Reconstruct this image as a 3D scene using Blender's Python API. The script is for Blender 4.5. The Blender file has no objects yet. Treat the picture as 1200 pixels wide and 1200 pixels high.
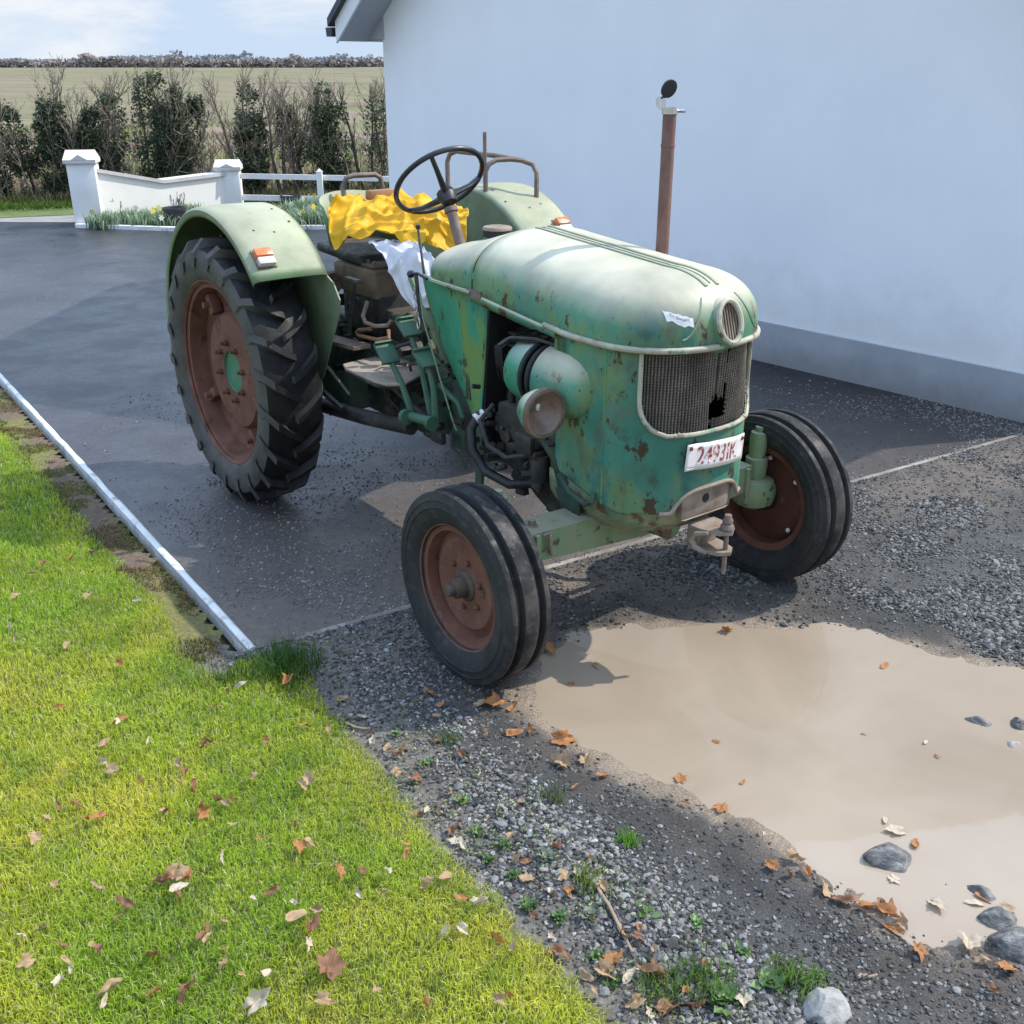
import bpy, bmesh, math, random
import numpy as np
from mathutils import Vector, Matrix, noise as mnoise
R = math.radians
rng = random.Random(7)
nrs = np.random.RandomState(11)
sc = bpy.context.scene
COL = sc.collection

# ------------------------------------------------------------------ camera maths (pixels of the 1200 px photograph -> points in the place)
CAM_H, CAM_F, CAM_P = 1.95, 1200.0, math.atan(514 / 1200)
_s, _c = math.sin(CAM_P), math.cos(CAM_P)
def ray(x, y):
    u, v = (x - 600) / CAM_F, (y - 600) / CAM_F
    return Vector((u, _c - v * _s, -(_s + v * _c)))
def G(x, y, z=0.0):
    d = ray(x, y); t = (z - CAM_H) / d.z
    return Vector((d.x * t, d.y * t, z))
def AT(x, y, Y):
    d = ray(x, y); t = Y / d.y
    return Vector((d.x * t, Y, CAM_H + d.z * t))
SUN_AZ = Vector((0.965, 0.26)).normalized()
SUN_EL = R(47)
SUN = Vector((SUN_AZ.x * math.cos(SUN_EL), SUN_AZ.y * math.cos(SUN_EL), math.sin(SUN_EL)))

# ------------------------------------------------------------------ materials
def _n(nt, t, **kw):
    n = nt.nodes.new(t)
    for k, v in kw.items():
        setattr(n, k, v)
    return n
def _mix(nt, fac, a, b, bt='MIX'):
    m = nt.nodes.new('ShaderNodeMix'); m.data_type = 'RGBA'; m.blend_type = bt
    for sock, val in ((m.inputs[0], fac), (m.inputs[6], a), (m.inputs[7], b)):
        if isinstance(val, (int, float)): sock.default_value = val
        elif isinstance(val, tuple): sock.default_value = (*val[:3], 1)
        else: nt.links.new(val, sock)
    return m.outputs[2]
def _noise(nt, vec, scale, detail=6, rough=.6, dist=0.0):
    n = _n(nt, 'ShaderNodeTexNoise'); n.inputs['Scale'].default_value = scale; n.inputs['Detail'].default_value = detail
    n.inputs['Roughness'].default_value = rough; n.inputs['Distortion'].default_value = dist
    if vec is not None: nt.links.new(vec, n.inputs['Vector'])
    return n.outputs['Fac']
def _ramp(nt, fac, stops, interp='LINEAR'):
    r = _n(nt, 'ShaderNodeValToRGB'); cr = r.color_ramp; cr.interpolation = interp
    while len(cr.elements) < len(stops): cr.elements.new(0.5)
    for e, (p, c) in zip(cr.elements, stops):
        e.position = p; e.color = (c, c, c, 1) if isinstance(c, (int, float)) else (*c[:3], 1)
    nt.links.new(fac, r.inputs[0])
    return r.outputs[0]
def _math(nt, op, a, b=None, clamp=False):
    m = _n(nt, 'ShaderNodeMath', operation=op); m.use_clamp = clamp
    for i, v in enumerate((a, b)):
        if v is None: continue
        if isinstance(v, (int, float)): m.inputs[i].default_value = v
        else: nt.links.new(v, m.inputs[i])
    return m.outputs[0]
def _scale_vec(nt, vec, s):
    m = _n(nt, 'ShaderNodeMapping'); m.inputs['Scale'].default_value = s; nt.links.new(vec, m.inputs['Vector']); return m.outputs[0]

def mat(name, stops, scale=6, detail=8, rough=.6, rough2=None, bump=.15, bscale=60, metal=0.0, layers=(), up=None, attr=None,
        stretch=None, low=None, spec=.5, side=None, trans=0.0, coat=0.0, big=None, bdist=.004, obrand=0.0):
    """layers: (colour, noise scale, lo, hi, amount) patches over the base; up: (colour, lo, hi, amount) settled on upward faces;
    side: (colour, amount) on faces looking along the object's own y axis; big: (scale, dark factor) large stains"""
    m = bpy.data.materials.new(name); m.use_nodes = True
    nt = m.node_tree; b = nt.nodes['Principled BSDF']; L = nt.links
    tc = _n(nt, 'ShaderNodeTexCoord'); vec = tc.outputs['Object']
    if stretch: vec = _scale_vec(nt, vec, stretch)
    if obrand:
        oi = _n(nt, 'ShaderNodeObjectInfo')
        ad = _n(nt, 'ShaderNodeVectorMath', operation='ADD'); L.new(vec, ad.inputs[0])
        cm = _n(nt, 'ShaderNodeCombineXYZ'); L.new(_math(nt, 'MULTIPLY', oi.outputs['Random'], obrand), cm.inputs[0]); L.new(cm.outputs[0], ad.inputs[1]); vec = ad.outputs[0]
    n1 = _noise(nt, vec, scale, detail)
    col = _ramp(nt, n1, stops)
    if attr:
        a = _n(nt, 'ShaderNodeAttribute'); a.attribute_name = attr
        col = _mix(nt, 1.0, col, a.outputs['Color'], 'MULTIPLY')
    for lc, ls, lo, hi, am in layers:
        f = _ramp(nt, _noise(nt, vec, ls, 7, .65), [(lo, 0.0), (hi, 1.0)])
        col = _mix(nt, _math(nt, 'MULTIPLY', f, am), col, lc)
    if side:
        sp = _n(nt, 'ShaderNodeSeparateXYZ'); L.new(tc.outputs['Normal'], sp.inputs[0])
        f = _ramp(nt, _math(nt, 'ABSOLUTE', sp.outputs[1]), [(.45, 0.0), (.8, 1.0)])
        f = _math(nt, 'MULTIPLY', f, _ramp(nt, _noise(nt, vec, 9, 6), [(.25, .45), (.6, 1.0)]))
        col = _mix(nt, _math(nt, 'MULTIPLY', f, side[1]), col, side[0])
    if up:
        g = _n(nt, 'ShaderNodeNewGeometry'); sp = _n(nt, 'ShaderNodeSeparateXYZ'); L.new(g.outputs['Normal'], sp.inputs[0])
        f = _ramp(nt, _math(nt, 'ADD', sp.outputs[2], _math(nt, 'MULTIPLY', _math(nt, 'SUBTRACT', _noise(nt, vec, 5, 7), .5), .5)), [(up[1], 0.0), (up[2], 1.0)])
        col = _mix(nt, _math(nt, 'MULTIPLY', f, up[3]), col, up[0])
    if low:
        sp = _n(nt, 'ShaderNodeSeparateXYZ'); L.new(tc.outputs['Object'], sp.inputs[0])
        f = _ramp(nt, _math(nt, 'ADD', sp.outputs[2], _math(nt, 'MULTIPLY', _math(nt, 'SUBTRACT', _noise(nt, vec, 4, 8, .7), .5), low[2] * 1.6)), [(low[1], 1.0), (low[2], 0.0)])
        col = _mix(nt, _math(nt, 'MULTIPLY', f, low[3]), col, low[0])
    if big:
        f = _ramp(nt, _noise(nt, vec, big[0], 5), [(.35, big[1]), (.62, 1.0)])
        col = _mix(nt, 1.0, col, f, 'MULTIPLY')
    L.new(col, b.inputs['Base Color'])
    b.inputs['Metallic'].default_value = metal
    b.inputs['Specular IOR Level'].default_value = spec
    if coat: b.inputs['Coat Weight'].default_value = coat
    if rough2 is not None:
        L.new(_ramp(nt, _noise(nt, vec, scale * 1.7, 5), [(.35, rough), (.65, rough2)]), b.inputs['Roughness'])
    else: b.inputs['Roughness'].default_value = rough
    if bump:
        bp = _n(nt, 'ShaderNodeBump'); bp.inputs['Strength'].default_value = bump; bp.inputs['Distance'].default_value = bdist
        L.new(_noise(nt, vec, bscale, 6, .65), bp.inputs['Height']); L.new(bp.outputs[0], b.inputs['Normal'])
    if trans:
        tr = _n(nt, 'ShaderNodeBsdfTranslucent'); L.new(col, tr.inputs[0])
        ms = _n(nt, 'ShaderNodeMixShader'); ms.inputs[0].default_value = trans
        out = nt.nodes['Material Output']; L.new(b.outputs[0], ms.inputs[1]); L.new(tr.outputs[0], ms.inputs[2]); L.new(ms.outputs[0], out.inputs[0])
    return m

RUST = (.085, .036, .022)
CHIP = [((.075, .04, .027), 15, .60, .625, .95), ((.05, .03, .022), 48, .64, .66, .9), ((.16, .07, .04), 7, .66, .72, .8)]
MT = {}
MT['paint'] = mat('teal_paint', [(.3, (.05, .215, .155)), (.44, (.075, .275, .195)), (.50, (.17, .28, .125)), (.56, (.085, .27, .18)), (.7, (.22, .29, .11))], 3.0, 6, .38, .55, .12, 40,
    layers=[((.02, .16, .15), 5, .53, .62, .7), ((.15, .20, .14), 8, .56, .66, .55), ((.13, .11, .075), 9, .54, .68, .6), ((.05, .10, .07), 20, .58, .66, .5)] + CHIP, spec=.35, up=((.60, .56, .42), .22, .84, .96), big=(2.2, .62), stretch=(1, 1, .6))  # upward faces: dust and fading, the cream raised for the sun's glare
MT['paint_cover'] = mat('patchy_green_paint', [(.3, (.02, .19, .10)), (.46, (.04, .25, .15)), (.53, (.13, .24, .07)), (.7, (.18, .26, .07))], 4.5, 6, .45, .65, .12, 40,
    stretch=(1, 1, .5), layers=[((.015, .14, .14), 6, .55, .64, .8)] + CHIP, up=((.40, .44, .38), .35, .95, .8))
MT['paint_pale'] = mat('faded_green_paint', [(.3, (.12, .175, .10)), (.5, (.19, .24, .14)), (.7, (.10, .22, .085))], 4, 7, .5, .7, .12, 40,
    layers=[((.12, .26, .08), 5, .56, .68, .7), ((.09, .06, .045), 34, .66, .70, .9)], up=((.41, .41, .28), .3, .95, .88), big=(2.5, .7))
MT['paint_dark'] = mat('greasy_green_paint', [(.3, (.012, .035, .024)), (.5, (.03, .075, .05)), (.7, (.05, .06, .04))], 7, 8, .5, .8, .3, 50,
    layers=[((.13, .11, .085), 6, .56, .7, .6), ((.012, .011, .01), 4, .52, .62, .8)], up=((.16, .14, .11), .4, 1.0, .55))
MT['paint_axle'] = mat('sage_green_paint', [(.3, (.10, .17, .085)), (.5, (.15, .22, .11)), (.7, (.18, .21, .12))], 6, 8, .55, .75, .15, 50,
    layers=[((.05, .035, .028), 22, .57, .62, .9), ((.24, .20, .15), 5, .55, .7, .6)], up=((.33, .29, .22), .45, 1.0, .7))
MT['chin'] = mat('scraped_green_casting', [(.35, (.06, .15, .08)), (.52, (.20, .22, .12)), (.68, (.17, .13, .085))], 9, 8, .55, .75, .3, 45,
    layers=[((.09, .04, .025), 13, .54, .60, .9), ((.30, .28, .20), 20, .6, .66, .7)])
MT['cream'] = mat('chipped_cream_trim', [(.35, (.30, .29, .21)), (.6, (.42, .40, .31))], 10, 7, .5, .7, .2, 60,
    layers=[((.10, .06, .04), 24, .57, .61, .9), ((.10, .22, .15), 9, .55, .62, .75), ((.16, .13, .095), 6, .52, .62, .6)])
MT['rust'] = mat('rusty_red_metal', [(.3, (.10, .036, .024)), (.55, (.155, .062, .04)), (.75, (.19, .09, .06))], 9, 9, .7, .9, .25, 70,
    layers=[((.045, .026, .02), 14, .58, .66, .8), ((.22, .15, .12), 30, .62, .68, .5)])
MT['rust_shaded'] = mat('shaded_red_disc', [(.3, (.05, .016, .012)), (.6, (.09, .028, .02))], 9, 8, .6, .8, .2, 70, layers=[((.14, .09, .07), 20, .62, .68, .5)])  # darker copy of the red metal, shade put into the colour
MT['pipe'] = mat('rusted_steel_pipe', [(.3, (.10, .05, .04)), (.5, (.16, .085, .07)), (.7, (.21, .13, .11))], 12, 9, .75, .9, .25, 90, stretch=(1, 1, .6))
MT['tubegrey'] = mat('weathered_tube', [(.3, (.11, .075, .06)), (.6, (.20, .15, .125))], 16, 8, .6, .8, .2, 90)
MT['bare'] = mat('bare_dusty_iron', [(.3, (.14, .10, .075)), (.5, (.24, .19, .145)), (.7, (.30, .25, .20))], 14, 8, .6, .85, .25, 70)
MT['grease'] = mat('oily_iron', [(.3, (.008, .008, .008)), (.5, (.022, .022, .021)), (.66, (.06, .052, .043))], 12, 9, .42, .8, .45, 45, up=((.11, .095, .075), .5, 1.1, .5))
MT['oilbrown'] = mat('oily_brown_casting', [(.3, (.05, .035, .024)), (.5, (.13, .09, .06)), (.7, (.20, .15, .10))], 9, 8, .5, .75, .3, 50)
MT['black'] = mat('black_rubber', [(.4, (.012, .012, .013)), (.7, (.03, .03, .031))], 12, 6, .5, .65, .1, 80)
MT['wheelblack'] = mat('black_bakelite', [(.4, (.012, .013, .016)), (.7, (.035, .035, .04))], 12, 6, .3, .5, .05, 80)
MT['tyre'] = mat('dusty_tyre_rubber', [(.3, (.005, .005, .005)), (.55, (.009, .009, .009)), (.75, (.020, .019, .018))], 10, 8, .45, .75, .3, 70,
    spec=.35, side=((.085, .083, .08), .9), layers=[((.09, .083, .075), 26, .60, .72, .3)])
MT['tyref'] = mat('front_tyre_rubber', [(.3, (.009, .009, .010)), (.55, (.017, .017, .018)), (.75, (.032, .032, .032))], 10, 8, .55, .85, .25, 70,
    spec=.3,
    side=((.035, .037, .039), .7), layers=[((.12, .11, .10), 30, .52, .68, .55), ((.09, .08, .068), 5, .5, .66, .5)])  # grey dust patches, made stronger for the sunlit shine on the ribs
MT['glassdust'] = mat('dusty_lamp_glass', [(.3, (.13, .085, .065)), (.55, (.22, .15, .115)), (.75, (.09, .055, .04))], 14, 6, .25, .45, .05, 60)
MT['chrome'] = mat('dull_chrome', [(.3, (.45, .45, .45)), (.7, (.62, .62, .6))], 20, 5, .25, .4, .05, 60, metal=.9)
MT['white_paint'] = mat('white_gloss_paint', [(.3, (.70, .70, .68)), (.7, (.80, .80, .78))], 8, 6, .5, .6, .05, 60, layers=[((.45, .43, .38), 20, .64, .72, .5)])
MT['plate'] = mat('worn_white_plate', [(.3, (.62, .60, .57)), (.7, (.76, .74, .71))], 12, 6, .5, .6, .05, 60, layers=[((.45, .25, .2), 30, .66, .72, .6)])
MT['plate_red'] = mat('worn_red_lettering', [(.40, (.30, .045, .04)), (.50, (.33, .10, .09)), (.58, (.72, .66, .63))], 42, 5, .6, .7, .0)
MT['sticker'] = mat('faded_white_sticker', [(.3, (.55, .58, .58)), (.66, (.68, .70, .70)), (.74, (.3, .25, .2))], 45, 6, .5, .6, 0)
MT['ink'] = mat('faded_black_ink', [(.4, (.08, .08, .085)), (.66, (.25, .25, .25))], 60, 4, .6, .7, 0)
MT['amber'] = mat('amber_lens', [(.3, (.55, .13, .03)), (.7, (.68, .22, .07))], 30, 4, .2, .35, .1, 120, coat=.5)
MT['clear'] = mat('grubby_clear_lens', [(.3, (.42, .38, .35)), (.7, (.62, .58, .55))], 30, 4, .2, .4, .1, 120, coat=.5)
MT['mesh'] = mat('dusty_grille_wire', [(.4, (.9, .9, .9)), (.6, (1.1, 1.05, 1.0))], 90, 6, .7, .85, .6, 260, attr='col')
MT['yellow'] = mat('yellow_oilskin', [(.3, (.58, .30, .004)), (.6, (.66, .37, .008)), (.8, (.50, .25, .006))], 5, 6, .45, .6, .12, 30, layers=[((.30, .16, .02), 14, .62, .7, .5)], spec=.3)
MT['rag'] = mat('pale_grey_cotton', [(.3, (.44, .44, .47)), (.6, (.56, .56, .59))], 8, 6, .9, None, .3, 160)
MT['leather'] = mat('cracked_tan_leather', [(.3, (.20, .10, .05)), (.7, (.30, .16, .08))], 16, 7, .6, .8, .2, 60)
MT['step'] = mat('dusty_tread_plate', [(.3, (.22, .17, .13)), (.55, (.30, .25, .20)), (.75, (.22, .12, .09))], 9, 8, .7, .85, .5, 130)
MT['dark'] = mat('near_black', [(.4, (.006, .006, .007)), (.7, (.014, .014, .015))], 10, 6, .6, .8, .1, 60)  # near-black for dark parts and seams, also painted shade in holes and openings
MT['pedal'] = mat('worn_dark_green', [(.3, (.025, .075, .045)), (.55, (.045, .115, .07)), (.75, (.09, .11, .07))], 9, 7, .5, .7, .2, 60)
MT['hubgreen'] = mat('green_hub_plate', [(.3, (.035, .15, .085)), (.7, (.06, .20, .12))], 12, 6, .5, .6, .1, 60)
MT['blackcap'] = mat('matt_black_flap', [(.4, (.015, .016, .018)), (.7, (.03, .03, .033))], 14, 5, .55, .7, .1, 60)
MT['blade'] = mat('grass_blade', [(.3, (.9, .9, .9)), (.7, (1.1, 1.1, 1.1))], 3, 4, .5, None, 0, attr='col', trans=.5, spec=.25)
MT['stone'] = mat('grey_limestone_chip', [(.3, (.8, .8, .82)), (.7, (1.15, 1.13, 1.1))], 60, 5, .75, .9, .2, 200, attr='col')
MT['leafy'] = mat('leaf_green', [(.3, (.85, .85, .85)), (.7, (1.15, 1.15, 1.15))], 9, 4, .5, None, 0, attr='col', trans=.25)
MT['bark'] = mat('grey_brown_bark', [(.3, (.065, .052, .042)), (.7, (.13, .11, .09))], 14, 7, .9, None, .4, 30)
MT['twig'] = mat('winter_twig', [(.3, (.19, .15, .115)), (.7, (.30, .25, .19))], 3, 4, .9, None, 0)

def leafmat(name, a, b, c):
    return mat(name, [(.3, a), (.5, b), (.7, c)], 28, 7, .55, .75, .3, 90, trans=.2, obrand=7.0)
LEAFM = {'tan': leafmat('dry_tan_leaf', (.30, .19, .10), (.42, .29, .17), (.24, .13, .07)),
         'brown': leafmat('dry_brown_leaf', (.17, .075, .035), (.25, .12, .06), (.10, .045, .025)),
         'copper': leafmat('wet_copper_leaf', (.30, .12, .035), (.40, .18, .06), (.20, .07, .025)),
         'pale': leafmat('bleached_leaf', (.44, .36, .25), (.55, .47, .36), (.34, .24, .15))}

# ------------------------------------------------------------------ mesh helpers
class MB:
    def __init__(s): s.v, s.f = [], []
    def add(s, V, F):
        o = len(s.v); s.v += [tuple(p) for p in V]; s.f += [tuple(i + o for i in f) for f in F]; return s
    def box(s, c, d, rot=None, bev=0.0):
        cx, cy, cz = c; a, b, h = d[0] / 2, d[1] / 2, d[2] / 2
        bm = bmesh.new(); bmesh.ops.create_cube(bm, size=1)
        for v in bm.verts: v.co = Vector((v.co.x * 2 * a, v.co.y * 2 * b, v.co.z * 2 * h))
        if bev: bmesh.ops.bevel(bm, geom=list(bm.edges), offset=bev, segments=2, profile=.6, affect='EDGES')
        M = Matrix.Translation(Vector(c)) @ (rot.to_4x4() if rot is not None else Matrix.Identity(4))
        bm.verts.index_update()
        s.add([M @ v.co for v in bm.verts], [[v.index for v in f.verts] for f in bm.faces]); bm.free(); return s
    def tube(s, pts, r, n=10, cap=True, closed=False):
        P = [Vector(p) for p in pts]; m = len(P); rr = r if isinstance(r, (list, tuple)) else [r] * m
        V, F = [], []; nrm = None
        for i, p in enumerate(P):
            if closed: t = (P[(i + 1) % m] - P[i - 1])
            else: t = (P[min(i + 1, m - 1)] - P[max(i - 1, 0)])
            t = t.normalized() if t.length > 1e-9 else Vector((0, 0, 1))
            if nrm is None:
                nrm = t.cross(Vector((0, 0, 1)));
                if nrm.length < .1: nrm = t.cross(Vector((1, 0, 0)))
            nrm = (nrm - t * nrm.dot(t)).normalized(); b = t.cross(nrm)
            for k in range(n):
                a = 2 * math.pi * k / n; V.append(p + (nrm * math.cos(a) + b * math.sin(a)) * rr[i])
        for i in range(m if closed else m - 1):
            j = (i + 1) % m
            for k in range(n):
                F.append((i * n + k, i * n + (k + 1) % n, j * n + (k + 1) % n, j * n + k))
        if cap and not closed: F += [tuple(range(n))[::-1], tuple((m - 1) * n + k for k in range(n))]
        return s.add(V, F)
    def lathe(s, prof, c=(0, 0, 0), axis='z', n=48, cap=False):
        """prof: (radius, height along the axis)"""
        V, F = [], []; m = len(prof)
        for r, h in prof:
            for k in range(n):
                a = 2 * math.pi * k / n; x, y = r * math.cos(a), r * math.sin(a)
                V.append({'z': (x, y, h), 'y': (x, h, y), 'x': (h, x, y)}[axis])
        V = [(p[0] + c[0], p[1] + c[1], p[2] + c[2]) for p in V]
        for i in range(m - 1):
            for k in range(n):
                F.append((i * n + k, i * n + (k + 1) % n, (i + 1) * n + (k + 1) % n, (i + 1) * n + k))
        if cap: F += [tuple(range(n)), tuple((m - 1) * n + k for k in range(n))]
        return s.add(V, F)
    def cyl(s, p0, p1, r, n=16, r1=None):
        return s.tube([p0, p1], [r, r if r1 is None else r1], n)
    def prism(s, poly, vec):
        n = len(poly); A = [Vector(p) for p in poly]; v = Vector(vec)
        F = [tuple(range(n))[::-1], tuple(range(n, 2 * n))] + [(i, (i + 1) % n, n + (i + 1) % n, n + i) for i in range(n)]
        return s.add(A + [p + v for p in A], F)
    def grid(s, rows, mask=None):
        m, n = len(rows), len(rows[0]); V = [p for r in rows for p in r]; F = []
        for i in range(m - 1):
            for j in range(n - 1):
                if mask and not mask(i, j): continue
                F.append((i * n + j, i * n + j + 1, (i + 1) * n + j + 1, (i + 1) * n + j))
        return s.add(V, F)
    def build(s, name, m, parent=None, smooth=40, solid=0.0, loc=None, recalc=True, bevel=0.0):
        me = bpy.data.meshes.new(name); me.from_pydata(s.v, [], s.f)
        bm = bmesh.new(); bm.from_mesh(me)
        lone = [v for v in bm.verts if not v.link_faces]
        if lone: bmesh.ops.delete(bm, geom=lone, context='VERTS')
        if recalc: bmesh.ops.recalc_face_normals(bm, faces=bm.faces)
        bm.to_mesh(me); bm.free()
        if smooth:
            me.polygons.foreach_set('use_smooth', [True] * len(me.polygons)); me.set_sharp_from_angle(angle=R(smooth))
        me.materials.append(m)
        o = bpy.data.objects.new(name, me); COL.objects.link(o); o.parent = parent
        if loc is not None: o.location = loc
        if solid:
            md = o.modifiers.new('thickness', 'SOLIDIFY'); md.thickness = solid; md.offset = 0
        if bevel:
            md = o.modifiers.new('edge', 'BEVEL'); md.width = bevel; md.segments = 2; md.limit_method = 'ANGLE'; md.angle_limit = R(40)
        return o

def tri_mesh(name, V, T, m, col=None, smooth=False, parent=None):
    """big numpy triangle mesh, optional per-point colour"""
    V = np.asarray(V, np.float32); T = np.asarray(T, np.int32)
    me = bpy.data.meshes.new(name); me.vertices.add(len(V)); me.vertices.foreach_set('co', V.ravel())
    me.loops.add(T.size); me.loops.foreach_set('vertex_index', T.ravel())
    me.polygons.add(len(T)); me.polygons.foreach_set('loop_start', np.arange(0, T.size, 3, dtype=np.int32))
    if smooth: me.polygons.foreach_set('use_smooth', np.ones(len(T), bool))
    else: me.polygons.foreach_set('use_smooth', np.zeros(len(T), bool))
    me.update(calc_edges=True)
    if col is not None:
        c = np.ones((len(V), 4), np.float32); c[:, :3] = col
        a = me.color_attributes.new('col', 'FLOAT_COLOR', 'POINT'); a.data.foreach_set('color', c.ravel())
    me.materials.append(m)
    o = bpy.data.objects.new(name, me); COL.objects.link(o); o.parent = parent
    return o

def tag(o, label=None, cat=None, group=None, kind=None):
    if label: o['label'] = label
    if cat: o['category'] = cat
    if group: o['group'] = group
    if kind: o['kind'] = kind
    return o
def empty(name, loc=(0, 0, 0), rz=0.0, parent=None):
    o = bpy.data.objects.new(name, None); COL.objects.link(o); o.location = loc; o.rotation_euler = (0, 0, rz); o.parent = parent
    o.empty_display_size = .1
    return o

_tab = nrs.rand(256, 256).astype(np.float32)
def vnoise(x, y):
    x = np.asarray(x, float); y = np.asarray(y, float)
    xi = np.floor(x).astype(int); yi = np.floor(y).astype(int); fx = x - xi; fy = y - yi
    fx = fx * fx * (3 - 2 * fx); fy = fy * fy * (3 - 2 * fy)
    g = lambda a, b: _tab[a % 256, b % 256]
    return (g(xi, yi) * (1 - fx) + g(xi + 1, yi) * fx) * (1 - fy) + (g(xi, yi + 1) * (1 - fx) + g(xi + 1, yi + 1) * fx) * fy
def fbm(x, y, o=4):
    t = 0; a = .5
    for i in range(o):
        t = t + a * vnoise(np.asarray(x) * 2 ** i + 17 * i, np.asarray(y) * 2 ** i + 5 * i); a *= .5
    return t / (1 - .5 ** o)
def inpoly(x, y, P):
    x = np.asarray(x); y = np.asarray(y); r = np.zeros(x.shape, bool); n = len(P)
    for i in range(n):
        x0, y0 = P[i][0], P[i][1]; x1, y1 = P[(i + 1) % n][0], P[(i + 1) % n][1]
        if y0 == y1: continue
        r ^= ((y0 > y) != (y1 > y)) & (x < (x1 - x0) * (y - y0) / (y1 - y0) + x0)
    return r
def polydist(x, y, P, closed=True):
    x = np.asarray(x, float); y = np.asarray(y, float); d = np.full(x.shape, 1e9); n = len(P)
    for i in range(n if closed else n - 1):
        ax, ay = P[i][0], P[i][1]; bx, by = P[(i + 1) % n][0], P[(i + 1) % n][1]
        vx, vy = bx - ax, by - ay; l = vx * vx + vy * vy + 1e-12
        t = np.clip(((x - ax) * vx + (y - ay) * vy) / l, 0, 1)
        d = np.minimum(d, np.hypot(x - ax - t * vx, y - ay - t * vy))
    return d
# ================================================================== THE SETTING
KD = Vector((-.579, .815, 0)).normalized()            # along the left edging
K0 = Vector((-.955, 3.265, 0))
ED = Vector((.849, .528, 0)).normalized()             # along the strip where tarmac ends
EN = Vector((ED.y, -ED.x, 0))
E0 = Vector((-.955, 3.265, 0)) - ED * .02

def g2(x, y, z=0.0):
    p = G(x, y, z); return (p.x, p.y)
LAWN = [g2(*p, .03) for p in [(-260, 320), (-60, 445), (0, 500), (55, 560), (120, 640), (180, 705), (212, 765), (262, 792), (300, 770), (342, 776), (372, 822),
        (430, 880), (486, 960), (556, 1042), (636, 1110), (722, 1200), (800, 1290)]] + [(.6, .6), (-3.2, .6), (-9.5, 5), (-10.5, 12)]
PUD = [g2(*p, -.012) for p in [(618, 800), (655, 762), (705, 742), (770, 732), (850, 731), (940, 738), (1040, 752), (1120, 772), (1200, 786), (1330, 800), (1420, 900), (1420, 1060),
        (1300, 1140), (1200, 1120), (1150, 1092), (1110, 1104), (1062, 1082), (1000, 1040), (935, 1004), (885, 966), (805, 930), (742, 906), (690, 876), (630, 842)]]
WATER_Z = -.012

def lawn_sd(x, y):
    d = polydist(x, y, LAWN); return np.where(inpoly(x, y, LAWN), d, -d)
def pud_sd(x, y):
    d = polydist(x, y, PUD); return np.where(inpoly(x, y, PUD), d, -d)
def lawn_z(x, y):
    x = np.asarray(x, float); y = np.asarray(y, float)
    d = lawn_sd(x, y)
    return np.clip(.022 + d * .11, -.02, .045) + (fbm(x * 2.2 + 3, y * 2.2, 4) - .5) * .035 * np.clip(.4 + d * 3, .15, 1)
def gravel_z(x, y):
    x = np.asarray(x, float); y = np.asarray(y, float)
    d = pud_sd(x, y); n = fbm(x * 3.1, y * 3.1, 5) - .5
    out = -d
    z = np.where(d > 0, WATER_Z - np.clip(d * .11, 0, .05), WATER_Z + np.clip(out * .05, 0, .022))
    z = z + n * (.014 + .014 * np.clip(out, 0, .5)) + (fbm(x * 13 + 2, y * 13, 3) - .5) * .010
    dl = -lawn_sd(x, y)
    z = z + .026 * np.exp(-((dl - .26) / .16) ** 2) * np.clip(1.2 - (y - 1.9) * .6, .15, 1)
    s = (x - E0.x) * EN.x + (y - E0.y) * EN.y            # distance from the strip: level with it there
    return z * np.clip(s / .25, 0, 1) - .006 * (s < .02)

def edge_z(x, y, sdl):
    return gravel_z(x, y) + np.clip(.010 + np.asarray(sdl) * .055, -.03, .012) + (fbm(np.asarray(x) * 8, np.asarray(y) * 8, 3) - .5) * .012
def top_z(x, y):
    """ground surface on the gravel side, soil included"""
    sdl = lawn_sd(x, y); g = gravel_z(x, y)
    al = (np.asarray(x) - K0.x) * KD.x + (np.asarray(y) - K0.y) * KD.y
    return np.where((sdl > -.33) & (al < .15), np.maximum(g, edge_z(x, y, sdl)), g)
def sheet(name, m, poly, z=0.0, kind='structure'):
    o = MB().add([(p[0], p[1], z) for p in poly], [tuple(range(len(poly)))]).build(name, m, smooth=0)
    return tag(o, kind=kind)

# ---- field and far ground
fm = mat('winter_field', [(.3, (.12, .135, .05)), (.45, (.19, .18, .085)), (.56, (.18, .14, .095)), (.7, (.09, .115, .04))], .10, 8, .95, None, .4, 3, stretch=(.55, 1, 1), spec=.2,
         layers=[((.23, .165, .13), .12, .50, .57, .85), ((.13, .15, .055), .21, .53, .62, .8), ((.10, .075, .055), .33, .58, .66, .7)])
xs = np.concatenate([np.linspace(-900, -60, 18), np.linspace(-50, 60, 45), np.linspace(70, 900, 18)]); ys = np.concatenate([[-60, -20, -5], np.linspace(0, 60, 40), np.geomspace(66, 2600, 40)])
rows = []
for y in ys:
    t = min(1, max(0, (y - 24) / 380.0)); t = t * t * (3 - 2 * t)
    rows.append([(x, y, -.09 + 4.0 * t + (float(fbm(x * .05 + 9, y * .05, 3)) - .5) * (.25 if 19 < y < 60 else .6 if y >= 60 else 0)) for x in xs])
tag(MB().grid(rows).build('field', fm, smooth=180), kind='structure')

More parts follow.
